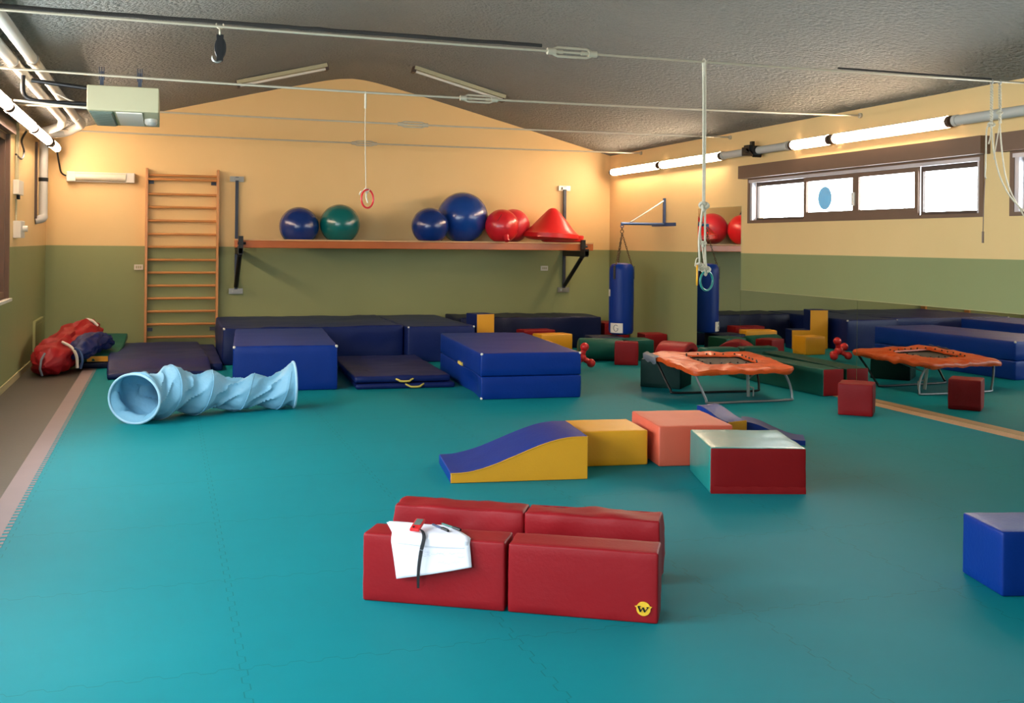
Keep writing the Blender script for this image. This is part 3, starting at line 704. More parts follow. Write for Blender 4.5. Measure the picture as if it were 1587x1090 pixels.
t2 = thing('wall_bracket', 'dark steel wall bracket holding the right end of the beam under the red cone', 'bracket', (6.14, 15.99, 0), 0, 'steel brackets of the beam'); bracket(t2, True)
t = thing('balance_beam', 'long varnished wooden beam used as a shelf for the exercise balls', 'beam', (3.63, 15.36, 1.495))
bm = bmesh.new(); box(bm, (-2.71, -.15, 0), (2.71, .15, .105)); o = build('beam_body', bm, BEAM, t, smooth=False); bv = o.modifiers.new('b', 'BEVEL'); bv.width = .008; bv.segments = 2
bm = bmesh.new(); box(bm, (-2.71, -.155, .105), (2.71, .155, .125)); o = build('beam_top', bm, BEAM_T, t, smooth=False)

# ------------------------------------------------------------------ balls and cones on the beam
def ball(name, c, R, m, label, cut=None, group='exercise balls on the beam', sq=1.0):
    bm = bmesh.new(); bmesh.ops.create_uvsphere(bm, u_segments=48, v_segments=28, radius=R)
    for v in bm.verts:
        v.co.z *= sq
        if cut is not None and v.co.z < cut - c[2]: 
            k = (v.co.z - (cut - c[2])); v.co.z = cut - c[2] + k * .02
    o = build(name, bm, m, loc=c); return tag(o, label, 'ball', group)
ball('exercise_ball', (1.853, 15.66, 1.812), .287, RUB_BLUE, 'dark blue exercise ball, leftmost on the beam')
ball('exercise_ball', (2.449, 15.65, 1.855), .295, RUB_TEAL, 'teal green exercise ball beside the leftmost blue one')
ball('exercise_ball', (3.735, 15.29, 1.842), .275, RUB_BLUE, 'smaller dark blue exercise ball in front of the biggest ball', 1.622)
ball('exercise_ball', (4.325, 15.60, 1.982), .392, RUB_BLUE2, 'biggest blue exercise ball, standing highest on the beam')
hb = thing('hopper_ball', 'glossy red hopper ball with a nub at its foot, right of the biggest blue ball', 'ball', (4.86, 15.28, 1.622), 0, 'exercise balls on the beam')
bm = bmesh.new(); bmesh.ops.create_uvsphere(bm, u_segments=48, v_segments=28, radius=.258)
for v in bm.verts:
    v.co.z += .235
    v.co += Vector((v.co.x, v.co.y, 0)).normalized() * .003 * cos(8 * atan2(v.co.y, v.co.x)) if v.co.xy.length > .05 else Vector((0, 0, 0))
    if v.co.z < 0: v.co.z *= .02
build('ball_body', bm, RUB_RED, hb)
bm = bmesh.new(); tube(bm, [(.0, -.19, .09), (.0, -.235, .05), (0, -.255, .02)], [.05, .035, .03], 12); tube(bm, [(.0, -.25, .03), (0, -.265, .008)], .036, 12); build('nub', bm, RUB_RED, hb)
bm = bmesh.new()
for k in range(5): tube(bm, [(-.135+.012*k, -.205-.004*k, .31+.02*k), (-.125+.012*k, -.207-.004*k, .325+.02*k)], .004, 6)
build('dark_print', bm, BLACK, hb)
ball('hopper_ball', (5.19, 15.73, 1.875), .262, RUB_PINK, 'pinkish red ball half hidden behind the glossy hopper ball')
t = thing('rocking_cone', 'big red plastic cone lying on the right end of the beam', 'cone', (5.72, 15.46, 1.655)); t.rotation_euler = (0, radians(3), 0)
bm = bmesh.new(); lathe(bm, [(0, .50), (.03, .497), (.07, .475), (.12, .425), (.22, .315), (.34, .175), (.40, .115), (.425, .10)], 40); build('cone_body', bm, PL_RED, t)
bm = bmesh.new(); lathe(bm, [(.425, .10), (.435, .095), (.44, .03), (.42, .02), (.38, .0), (.3, -.01), (0, -.01)], 40); build('rim', bm, PL_RED, t)
for v in range(1):
    bm = bmesh.new(); lathe(bm, [(0, 0), (.29, 0), (.33, .02), (.34, .10), (.32, .11), (.30, .03), (0, .02)], 36)
tt = tag(build('rimmed_dish', bm, PL_RED, loc=(5.93, 15.50, 1.6215)), 'flat red rimmed dish sticking out to the right under the cone', 'dish')
t.location = (5.73, 15.46, 1.66)

# ------------------------------------------------------------------ punch bag
t = thing('bag_bracket', 'blue grey steel wall arm from which the punch bag hangs', 'bracket', (6.94, 13.94, 1.9))
bm = bmesh.new(); box(bm, (-.02, -.34, -.03), (.005, .40, .02)); build('base_plate', bm, BLUEST, t, smooth=False)
bm = bmesh.new(); box(bm, (-.03, -.02, .0), (.0, .02, .38)); build('post', bm, BLUEST, t, smooth=False)
bm = bmesh.new(); tube(bm, [(-.01, 0, 0), (-.70, 0, 0)], .02, 8); build('arm', bm, BLUEST, t)
bm = bmesh.new(); tube(bm, [(-.02, 0, .34), (-.56, 0, .02)], .013, 8); build('brace', bm, ZINC, t)
bm = bmesh.new(); tube(bm, arc((-.685, 0, -.04), .022, 0, 2*pi, 14)[:-1], .006, 6, closed=True); tube(bm, [(-.685, 0, .0), (-.685, 0, -.03)], .02, 8); build('end_hook', bm, BLUEST, t)
t = thing('punch_bag', 'blue cylindrical punch bag hanging from chains in the back right corner', 'punch bag', (6.255, 13.94, .30))
bm = bmesh.new()
prof = [(0, 0), (.13, .0), (.165, .02), (.178, .06), (.177, .3), (.18, .5), (.178, .75), (.176, .93), (.170, .97), (.14, 1.015), (.06, 1.03), (0, 1.03)]
lathe(bm, prof, 32); build('bag_body', bm, V_BLUE, t)
import itertools
bm = bmesh.new()
for sx, sy in ((-.13, -.08), (.13, -.08), (.0, .14)):
    a = Vector((sx, sy, .98)); b = Vector((0, 0, 1.46)); n = 15
    for i in range(n):
        p = a.lerp(b, (i+.5)/n); d = (b-a).normalized(); s = d.orthogonal().normalized(); s2 = d.cross(s)
        w = s if i % 2 else s2
        tube(bm, [p + d*.022*cos(q) + w*.010*sin(q) for q in (0, .785, 1.57, 2.356, 3.14, 3.93, 4.71, 5.5)], .0045, 5, closed=True)
tube(bm, arc((0, 0, 1.485), .024, 0, 2*pi, 14)[:-1], .006, 6, closed=True); tube(bm, arc((0, 0, 1.525), .018, 0, 2*pi, 14, 'yz')[:-1], .005, 6, closed=True)
build('chain', bm, CHAINM, t)
bm = bmesh.new()
for sx, sy in ((-.13, -.08), (.13, -.08), (.0, .14)):
    d = Vector((sx, sy, 0)).normalized(); p = d * .18; q = Vector((-d.y, d.x, 0))
    vs = [bm.verts.new(p + q*.018*s + Vector((0, 0, z)) + d*o_) for o_ in (.0, .006) for s, z in ((-1, .80), (1, .80), (1, .99), (-1, .99))]
    for f in ((0,1,2,3),(4,7,6,5),(0,4,5,1),(1,5,6,2),(2,6,7,3),(3,7,4,0)): bm.faces.new([vs[i] for i in f])
build('hanging_strap', bm, BLACK, t)
# white label with a ring shaped letter, and round badge at the left edge
def on_bag(ang, z, w, h, R=.1795, n=8):
    bm = bmesh.new(); rows = []
    for i in range(n+1):
        a = ang + (i/n-.5) * w / R
        rows.append([bm.verts.new((R_*sin(a), -R_*cos(a), z+s*h/2)) for R_ in (R, R+.003) for s in (-1, 1)])
    for i in range(n):
        p, q = rows[i], rows[i+1]
        bm.faces.new((p[0], q[0], q[1], p[1])); bm.faces.new((p[2], p[3], q[3], q[2])); bm.faces.new((p[0], p[2], q[2], q[0])); bm.faces.new((p[1], q[1], q[3], p[3]))
    return bm
view = atan2(6.255, 13.94)
la = build('label', on_bag(-.42 - view, .10, .20, .14), WHITEP, t)
bm = bmesh.new(); A0 = -.42 - view; R = .185
gp = [(.035*cos(a), .045*sin(a)) for a in [radians(45 + i*15) for i in range(20)]] + [(.035, -.005), (.012, -.005)]
tube(bm, [(R*sin(A0 + u/R), -R*cos(A0 + u/R), .10 + v) for u, v in gp], .005, 6); build('letter', bm, mat('grey_print', (120, 122, 128), .6), la)
bm = on_bag(-1.35 - view, .60, .10, .10); build('round_badge', bm, WHITEP, t)

# ------------------------------------------------------------------ foreground red blocks
RA = -29.8; ra = radians(RA); dx, dy = cos(ra), sin(ra)
GR = 'four red foam blocks in the foreground'
def redblk(P, label, seed, amp=.004):
    L, Dp, H = .645, .178, .30
    c = place(P, RA, L, Dp); t = thing('foam_block', label, 'foam block', (c[0], c[1], 0), ra, GR)
    build('block_body', soft(L, Dp, H, r=.010, step=.03, amp=amp, freq=5, seed=seed), V_RED, t)
    seam(t, L, Dp, H, V_RED, r=.0035)
    return t
redblk((.848, 4.656), 'red vinyl foam block in the front row on the left, with papers draped over it', 1)
fr = redblk((.848 + .66*dx, 4.656 + .66*dy), 'red vinyl foam block in the front row on the right, bearing a round yellow badge', 2)
redblk((1.087, 5.116), 'red vinyl foam block in the back row on the left, behind the papers', 3, .015)
redblk((1.087 + .655*dx, 5.116 + .655*dy), 'red vinyl foam block in the back row on the right, with a creased face', 4, .016)
# badge: on front face of fr at local x
bx = 1.245 - .66 - .645/2
bg = None
bm = bmesh.new(); lathe(bm, [(0, 0), (.030, 0), (.030, .0025), (0, .0025)], 28, Matrix.Translation((bx, -.0925, .064)) @ Matrix.Rotation(pi/2, 4, 'X'))
# little wing tips either side of the badge
for s in (-1, 1):
    vs = [bm.verts.new((bx + s*p[0], y_, .064 + p[1])) for y_ in (-.0925, -.095) for p in ((.027, .012), (.037, .010), (.029, .002))]
    bm.faces.new(vs[:3]); bm.faces.new(vs[3:][::-1])
    for i in range(3): j = (i+1) % 3; bm.faces.new((vs[i], vs[j], vs[3+j], vs[3+i]))
bg = build('round_badge', bm, LOGOY, fr)
bm = bmesh.new(); wp = [(-.021, .010), (-.012, -.010), (-.002, .008), (.006, -.010), (.018, .008)]
for a, b in zip(wp, wp[1:]):
    w = .0042 if b[1] < a[1] else .002
    tube(bm, [(bx + a[0], -.0965, .062 + a[1]), (bx + b[0], -.0965, .062 + b[1])], w, 6)
tube(bm, [(bx-.024, -.0965, .0735), (bx-.012, -.0965, .0745)], .0022, 6); tube(bm, [(bx+.013, -.0965, .071), (bx+.022, -.0965, .072)], .0022, 6)
build('letter', bm, BLACK, bg)
# papers: local frame of the front-left block (s along the face, d depth, z)
c0 = place((.848, 4.656), RA, .645, .178)
def fl(s, d, z): return Vector((.848 + dx*s - dy*d, 4.656 + dy*s + dx*d, z))
def sheet(name, top_b, top_f, bot, label, lift, curl=0.0, n=16):
    """paper: back edge on the block top, bends over the front edge, hangs down; each arg is (left s, right s[, z])"""
    bm = bmesh.new(); rows = []
    for j in range(25):
        v = j / 24; row = []
        for i in range(n+1):
            u = i / n
            if v < .42:
                w = v / .42; s = (top_b[0]*(1-u)+top_b[1]*u)*(1-w) + (top_f[0]*(1-u)+top_f[1]*u)*w
                d = .172*(1-w) + .012*w; z = .306 + lift + .004*sin(u*7+w*3)*.5
            else:
                w = (v-.42)/.58; s = (top_f[0]*(1-u)+top_f[1]*u)*(1-w) + (bot[0]*(1-u)+bot[1]*u)*w
                zb = bot[2]*(1-u) + bot[3]*u; z0 = .306 + lift
                bend = min(1, w*6); d = .012 - .030*sin(bend*pi/2) - curl*w*w - .012*w*sin(u*pi) ; z = z0*(1-w) + zb*w - .004*sin(bend*pi/2)*(1-w)
            row.append(bm.verts.new(fl(s, d, z)))
        rows.append(row)
    for j in range(24):
        for i in range(n): bm.faces.new((rows[j][i], rows[j][i+1], rows[j+1][i+1], rows[j+1][i]))
    o = build(name, bm, PAPER); sd = o.modifiers.new('s', 'SOLIDIFY'); sd.thickness = .0008
    return tag(o, label, 'paper', 'papers on the red block')
pa = sheet('paper_sheet', (.05, .335), (.13, .49), (.165, .505, .118, .193), 'large white sheet with faint notes hanging down over the red block', .002, .012)
sheet('paper_sheet', (.06, .345), (.14, .485), (.15, .487, .272, .268), 'upper white sheet lying flat on top of the red block under the stopwatch', .007, .0)
bm = bmesh.new(); rnd = random.Random(5)
for k in range(22):
    s = rnd.uniform(.20, .46); z = rnd.uniform(.205, .26); q = []
    for i in range(6): q.append(fl(s + i*.006, -.046 - .012*(1-(z-.12)/.2), z + rnd.uniform(-.004, .004)))
    tube(bm, q, .0007, 4)
o = build('handwriting', bm, INK, pa)
# stopwatch with strap
sw = thing('stopwatch', 'red handheld stopwatch with a long black strap lying on the papers', 'stopwatch', fl(.232, .062, .329), ra - .05)
sw.rotation_euler = (radians(16), 0, ra - .05); sw.scale = (.85, .85, .85)
bm = bmesh.new(); box(bm, (-.026, -.055, 0), (.028, .055, .016)); o = build('watch_case', bm, PL_RED, sw, smooth=False); b = o.modifiers.new('b', 'BEVEL'); b.width = .006; b.segments = 3
bm = bmesh.new(); box(bm, (-.018, -.012, .0155), (.020, .046, .0175)); build('display', bm, LCD, sw, smooth=False)
bm = bmesh.new(); lathe(bm, [(0, 0), (.006, 0), (.006, .004), (0, .004)], 12, Matrix.Translation((-.008, -.035, .0155))); build('button', bm, BLACK, sw)
iv = (Matrix.Translation(fl(.232, .062, .329)) @ Matrix.Rotation(ra-.05, 4, 'Z') @ Matrix.Rotation(radians(16), 4, 'X') @ Matrix.Scale(.85, 4)).inverted()
bm = bmesh.new(); path = smooth_path([fl(.250, .035, .326), fl(.272, .01, .322), fl(.290, -.032, .305), fl(.282, -.048, .25), fl(.275, -.060, .17), fl(.270, -.045, .09)])
for i, p in enumerate(path): pass
wv = Vector((dx, dy, 0)); rows = []
for i, p in enumerate(path):
    w = .0045 + .004*sin(i/len(path)*pi)
    rows.append([bm.verts.new(iv @ (p + wv*w)), bm.verts.new(iv @ (p - wv*w)), bm.verts.new(iv @ (p - wv*w + Vector((dy, -dx, 0))*.003)), bm.verts.new(iv @ (p + wv*w + Vector((dy, -dx, 0))*.003))])
for a, b in zip(rows, rows[1:]):
    for k in range(4): bm.faces.new((a[k], a[(k+1)%4], b[(k+1)%4], b[k]))
bm.faces.new(rows[0]); bm.faces.new(rows[-1][::-1]); build('strap', bm, STRAP, sw)
def pen(s0, d0, s1, d1, m, label):
    a, b = fl(s0, d0, .3175), fl(s1, d1, .3175); L = (b-a).length
    t = thing('pen', label, 'pen', a, atan2(b.y-a.y, b.x-a.x), 'pens on the papers')
    bm = bmesh.new(); tube(bm, [(0, 0, .005), (.004, 0, .005), (.012, 0, .005), (L, 0, .005)], [.0008, .002, .005, .005], 8); build('barrel', bm, m, t)
    bm = bmesh.new(); tube(bm, [(L*.62, 0, .005), (L+.003, 0, .005)], .0062, 8); box(bm, (L*.7, -.001, .009), (L, .001, .013)); build('cap', bm, BLACK, t)
pen(.315, .16, .425, .075, mat('dark_green_pen', (20, 90, 80), .4), 'green pen lying on the upper sheet')
pen(.275, .14, .375, .05, mat('dark_blue_pen', (30, 50, 90), .4), 'dark blue pen lying nearest the stopwatch')

# ------------------------------------------------------------------ middle group
def wave_mesh(L, Dp, z0, z1, nx=40, ny=10, seed=0, end=1):
    """S shaped ramp: low at x=-L/2, high flat at x=+L/2. mats 0 top/ends, 1 sides"""
    bm = bmesh.new()
    def zt(u):
        u = min(1, max(0, (u-.04)/.88)); k = u*u*(3-2*u); return z0 + (z1-z0)*k
    X = [-L/2 + L*i/nx for i in range(nx+1)]; Yc = [-Dp/2 + Dp*j/ny for j in range(ny+1)]
    top = [[bm.verts.new((x, y, zt(i/nx) + .003*noise.noise((x*6+seed, y*6, 0)))) for y in Yc] for i, x in enumerate(X)]
    bot = [[bm.verts.new((x, y, 0)) for y in (Yc[0], Yc[-1])] for x in X]
    for i in range(nx):
        for j in range(ny): bm.faces.new((top[i][j], top[i+1][j], top[i+1][j+1], top[i][j+1])).material_index = 0
    for i in range(nx):
        for s, jj in ((0, 0), (1, -1)):
            m1 = 6; prev = [bot[i][s], bot[i+1][s]]
            f = bm.faces.new((bot[i][s], bot[i+1][s], top[i+1][jj], top[i][jj])); f.material_index = 1
    bm.faces.new([bot[0][0], bot[0][1]] + top[0][::-1]).material_index = 0
    bm.faces.new([bot[-1][1], bot[-1][0]] + top[-1]).material_index = end
    for i in range(nx): bm.faces.new((bot[i][0], bot[i][1], bot[i+1][1], bot[i+1][0])).material_index = 0
    return bm
L, Dp = .94, .64; c = place((1.806, 6.747), -7.4, L, Dp)
t = thing('wave_ramp', 'foam ramp with a wavy blue top and yellow sides, left of the yellow block', 'foam ramp', (c[0], c[1], 0), radians(-7.4))
o = build('ramp_body', wave_mesh(L, Dp, .07, .293), [V_BLUE, V_YEL], t); b = o.modifiers.new('b', 'BEVEL'); b.width = .006; b.segments = 2; b.limit_method = 'ANGLE'
bm = bmesh.new(); pts = []
for i in range(41):
    u = min(1, max(0, (i/40-.04)/.88)); pts.append((-L/2 + L*i/40, -Dp/2-.001, .07 + .223*u*u*(3-2*u) - .004))
tube(bm, pts, .004, 6); build('seam_piping', bm, V_YEL, t)
block('foam_block', 'bright yellow foam block between the wavy ramp and the salmon block', 'foam block', (2.835, 7.0), -6.5, .505, .50, .252, V_YEL, seed=6, amp=.003)
block('foam_block', 'salmon pink foam block touching the yellow block', 'foam block', (3.385, 6.86), -8.5, .56, .70, .29, V_SAL, seed=7, amp=.003)
t = thing('foam_block', 'teal topped foam block with a red front, right of the salmon block', 'foam block', (0, 0, 0))
L, Dp, H = .625, .68, .293; c = place((3.344, 6.036), -17, L, Dp); t.location = (c[0], c[1], 0); t.rotation_euler = (0, 0, radians(-17))
build('block_body', soft(L, Dp, H, seed=8, amp=.003, faces=(0, 0, 1, 1, 0, 0)), [V_TEAL, V_RED2], t)
bm = bmesh.new(); n = 24; rows = []
for i in range(n+1):
    x = -L/2+.004 + (L-.008)*i/n; w = .003*sin(i*1.3)+.002*sin(i*2.9)
    rows.append([bm.verts.new((x, -Dp/2-.004, .045+w)), bm.verts.new((x, -Dp/2-.012+w, .02)), bm.verts.new((x, -Dp/2-.010, .0)), bm.verts.new((x, -Dp/2-.001, .0))])
for a, b in zip(rows, rows[1:]):
    for k in range(3): bm.faces.new((a[k], b[k], b[k+1], a[k+1]))
build('hem_flap', bm, V_RED2, t)
# small wave behind salmon
t = thing('wave_ramp', 'small blue topped foam ramp with a yellow end, behind the salmon block', 'foam ramp', (4.27, 7.50, 0), radians(-75))
o = build('ramp_body', wave_mesh(.36, .21, .285, .20, 20, 6, end=2), [V_BLUE, V_BLUE, V_YEL], t)
b = o.modifiers.new('b', 'BEVEL'); b.width = .006; b.segments = 2; b.limit_method = 'ANGLE'
t.location = (4.30, 7.58, 0)
t = thing('wave_ramp', 'low blue foam ramp end lying right of the small yellow ended ramp', 'foam ramp', (4.74, 7.52, 0), radians(-30))
build('ramp_body', wave_mesh(.50, .28, .17, .04, 20, 6), [V_BLUE, V_BLUE], t)

# right edge blue block
block('foam_block', 'blue foam block with a pale shining top at the right picture edge', 'foam block', (3.655, 3.873), -13.5, .6, .36, .298, V_BLUE, seed=9, amp=.0025)

# ------------------------------------------------------------------ play tunnel
t = thing('play_tunnel', 'pale blue nylon play tunnel lying twisted on the floor', 'play tunnel', (.45, 10.0, 0))
ctr = [Vector(p) for p in ((-.25, 9.66, .218), (-.09, 9.84, .235), (.12, 9.98, .235), (.38, 10.08, .205), (.66, 10.14, .175), (.92, 10.18, .18), (1.17, 10.23, .222))]
nrm_a = [58, 46, 32, 20, 10, 8, 2]; rad = [.218, .235, .235, .205, .175, .18, .222]
def interp(A, u):
    f = u * (len(A)-1); i = min(int(f), len(A)-2); k = f-i
    p0, p1, p2, p3 = A[max(i-1,0)], A[i], A[i+1], A[min(i+2, len(A)-1)]
    return .5*((2*p1)+(p2-p0)*k+(2*p0-5*p1+4*p2-p3)*k*k+(3*p1-p0-3*p2+p3)*k**3)
bm = bmesh.new(); NU, NV = 150, 72; rings = []; org = Vector((.45, 10.0, 0))
TURNS = 4.3
def tun(u, phi, off=0.0):
    c = interp(ctr, u); a = radians(interp(nrm_a, u)); R = interp(rad, u)
    ax = Vector((cos(a), sin(a), 0)); side = Vector((sin(a), -cos(a), 0))
    ph = phi - TURNS*2*pi*u
    ridge = (.5+.5*cos(ph)) ** 1.4
    endf = min(1, u/.07, (1-u)/.10); endf = endf*endf*(3-2*endf)
    f = 1 - .30*(1-ridge)*endf*(.7+.5*u if u < .6 else .95)
    wr = .010*noise.noise((cos(phi)*2+3, sin(phi)*2, u*9)) + .024*((1-abs(sin(phi*3.5 - u*24 + 1.3*noise.noise((cos(phi)*2, sin(phi)*2, u*7)))))**2-.35)*(.3+(1-ridge))
    rr = R*f + wr*endf + off
    p = c + side*(rr*cos(phi)*(1 + .14*max(0, 1-u*5))) + Vector((0, 0, 1))*(rr*sin(phi)*.98)
    if p.z < .004: p.z = .004
    return p - org
for i in range(NU+1):
    rings.append([bm.verts.new(tun(i/NU, 2*pi*k/NV)) for k in range(NV)])
for a, b in zip(rings, rings[1:]):
    for k in range(NV): bm.faces.new((a[k], a[(k+1)%NV], b[(k+1)%NV], b[k]))
o = build('nylon_cover', bm, FABRIC, t); sd = o.modifiers.new('s', 'SOLIDIFY'); sd.thickness = .003
for uu, nm in ((0, 'rim'), (1, 'rim')):
    bm = bmesh.new(); tube(bm, [tun(uu, 2*pi*k/48, 0) for k in range(48)], .011, 8, closed=True); build(nm, bm, FABRIC2, t)
bm = bmesh.new(); pts = []
for i in range(260):
    u = .04+.92*i/259; pts.append(tun(u, TURNS*2*pi*u + 0, .002))
tube(bm, pts, .0045, 6); build('spring_wire', bm, FABRIC, t)
bm = bmesh.new(); tube(bm, [tun(.12, -1.2) , tun(.12, -1.2) + Vector((.0, -.02, -.03))], .004, 5); build('tie_string', bm, FABRIC2, t)

# ------------------------------------------------------------------ big mats
def bigmat(name, label, P, ang, L, Dp, H, m, seed, amp=.006, caps=True, sag=.0, group='thick blue crash mats', stretch=(1, 1, 1), z=0):
    c = place(P, ang, L, Dp); t = thing(name, label, 'mat', (c[0], c[1], z), radians(ang), group)
    build('mat_body', soft(L, Dp, H, r=.018, step=.07, amp=amp, freq=3.2, seed=seed, sag=sag, stretch=stretch), m, t)
    if caps:
        bm = bmesh.new()
        for sx, sy in ((-1, -1), (1, -1)):
            M = Matrix.Translation((sx*(L/2-.012), sy*(Dp/2-.012), H-.012)); bmesh.ops.create_icosphere(bm, subdivisions=2, radius=.017, matrix=M)
        build('corner_patch', bm, WHITEP, t)
    return t
bigmat('crash_mat', 'thick bright blue crash mat standing front left, behind the play tunnel', (.68, 11.43), -4, 1.09, 2.25, .48, V_BLUE, 11, .005)
bigmat('crash_mat', 'longest thick navy crash mat against the back wall, with a creased side', (.70, 13.88), 0, 2.33, 2.05, .475, V_NAVY, 12, .022, stretch=(.55, .5, 1.2))
bigmat('crash_mat', 'thick navy crash mat against the back wall, second from the left', (3.06, 13.68), 0, .92, 2.25, .475, V_NAVY, 13, .010)
bigmat('crash_mat', 'dark navy crash mat by the back wall, behind the blue and yellow foam chair', (4.15, 15.0), 0, 2.25, .93, .48, V_NAVY2, 14, .020, caps=False, stretch=(1.6, .5, .8))
# folded two layer mat
L, Dp = 1.065, 2.42; c = place((3.058, 10.269), -4.5, L, Dp)
t = thing('folding_mat', 'thick blue mat folded into two layers, right of the thin mat with yellow handles', 'mat', (c[0], c[1], 0), radians(-4.5), 'thick blue crash mats')
def hollow(q):
    # cover sinks in where the two layers meet near the front left side
    k = math.exp(-((q.y+Dp/2-.55)**2)/.12) if q.x < -L/2+.1 else 0
    q.x += .07*k*math.exp(-((q.z-.10)**2)/.012); return q
build('lower_layer', soft(L, Dp, .232, r=.014, step=.06, amp=.004, freq=3.5, seed=15, zmap=hollow), V_BLUE, t)
o = build('upper_layer', soft(L, Dp, .234, r=.014, step=.06, amp=.004, freq=3.5, seed=16), V_BLUE, t, loc=(0, 0, .238))
bm = bmesh.new(); box(bm, (-L/2-.012, -.05, 0), (-L/2+.004, .17, .035)); build('handle', bm, HANDLE, t, smooth=False, loc=(0, -.18, .235))
bm = bmesh.new()
for sx, zz in ((-1, .462), (1, .462), (-1, .012)): bmesh.ops.create_icosphere(bm, subdivisions=2, radius=.015, matrix=Matrix.Translation((sx*(L/2-.010), -Dp/2+.010, zz)))
build('corner_patch', bm, WHITEP, t)
# thin folded mat with handles
L, Dp = 1.09, 2.1; c = place((1.93, 11.30), -3.5, L, Dp)
t = thing('folding_mat', 'thin navy folded mat with two yellow handles, lying between the thick blue mats', 'mat', (c[0], c[1], 0), radians(-3.5))
def droop(q): q.z *= 1 + .25*(q.x/L) * -1; return q
build('lower_layer', soft(L, Dp, .058, r=.02, step=.06, amp=.006, freq=5, seed=17), V_NAVY, t, loc=(.03, 0, 0))
build('upper_layer', soft(L*.97, Dp, .07, r=.022, step=.06, amp=.010, freq=4, seed=18), V_NAVY, t, loc=(-.02, .02, .068), rot=(0, 0, .02))
def handle(x, z, y):
    bm = bmesh.new(); P = smooth_path([(x-.10, y+.02, z+.012), (x-.07, y-.012, z), (x-.04, y-.022, z-.012), (x+.04, y-.022, z-.012), (x+.07, y-.012, z), (x+.10, y+.02, z+.012)])
    tube(bm, P, .011, 6); return build('handle', bm, HANDLE, t)
handle(-L/2+.56, .095, -Dp/2-.01+.02); handle(-L/2+.67, .035, -Dp/2-.012)
# flat mats under the wall bars
t = bigmat('gym_mat', 'flat navy mat on the floor under the wall bars, lower of two', (-.33, 13.35), 0, 1.0, 2.5, .09, V_NAVY, 19, .008, caps=False, group='flat navy mats by the wall bars')
L, Dp = 1.15, 2.7; c = place((-.62, 12.75), 2, L, Dp)
t = thing('gym_mat', 'flat navy mat with soft dents lying over the lower one, behind the play tunnel', 'mat', (c[0], c[1], 0), radians(2), 'flat navy mats by the wall bars')
def over(q):
    k = min(1, max(0, (q.y+Dp/2-.25)/.45)); k = k*k*(3-2*k); q.z += .095*k; return q
build('mat_body', soft(L, Dp, .07, r=.02, step=.06, amp=.014, freq=2.6, seed=20, zmap=over), V_NAVY, t)

# ------------------------------------------------------------------ back right cluster
# seat shaped L block
def lseat(P, ang, w, dpt, hs, hb, tb, mats, label):
    c = place(P, ang, w, dpt); t = thing('foam_chair', label, 'foam seat', (c[0], c[1], 0), radians(ang))
    bm = bmesh.new(); prof = [(-w/2, 0), (w/2, 0), (w/2, hs), (-w/2+tb, hs), (-w/2+tb, hb), (-w/2, hb)]
    a = [bm.verts.new((x, -dpt/2, z)) for x, z in prof]; b = [bm.verts.new((x, dpt/2, z)) for x, z in prof]
    bm.faces.new(a).material_index = 1; bm.faces.new(b[::-1]).material_index = 1
    for i in range(6): j = (i+1) % 6; bm.faces.new((a[i], b[i], b[j], a[j])).material_index = 0
    o = build('seat_body', bm, mats, t, smooth=False); v = o.modifiers.new('b', 'BEVEL'); v.width = .012; v.segments = 3
    return t
lseat((4.10, 14.0), 14, .58, .30, .30, .61, .29, [V_NAVY, V_YEL], 'foam chair with blue cushions and yellow sides, behind the thick folded blue mat')
block('foam_block', 'yellow foam cube on the floor just behind the folded blue mat', 'foam block', (4.62, 13.32), -4, .36, .30, .27, V_YEL, seed=21)
block('foam_block', 'longer yellow foam block in front of the dark navy crash mat', 'foam block', (5.04, 13.95), 8, .50, .28, .31, V_YEL, seed=22)
block('foam_block', 'flat dark red foam block mostly hidden behind the yellow blocks', 'foam block', (4.95, 14.45), 4, .5, .3, .33, V_RED2, seed=23)
# red jack toy
t = thing('plastic_jack', 'red plastic jack toy with round knobs beside the folded blue mat', 'toy', (5.03, 12.42, .0))
dirs = [Vector((.0, 0, 1)), Vector((.85, -.3, -.35)), Vector((-.7, -.6, -.35)), Vector((-.15, .9, -.4))]
dirs = [Vector((.25, -.1, .95)), Vector((.8, -.35, -.5)), Vector((-.75, -.5, -.45)), Vector((-.05, .9, -.45)), Vector((-.9, .35, .35))]
bm = bmesh.new(); cc = Vector((0, 0, .155))
for d in dirs:
    d.normalize(); e = cc + d*.14; 
    if e.z < .055: e.z = .055
    tube(bm, [cc, e], .035, 12); bmesh.ops.create_uvsphere(bm, u_segments=20, v_segments=12, radius=.055, matrix=Matrix.Translation(e))
bmesh.ops.create_uvsphere(bm, u_segments=20, v_segments=12, radius=.06, matrix=Matrix.Translation(cc)); build('jack_body', bm, PL_RED, t)
block('foam_block', 'dark red foam cube in front of the green roll, left of the punch bag foot', 'foam block', (5.655, 12.80), -25, .31, .27, .30, V_RED2, seed=24)
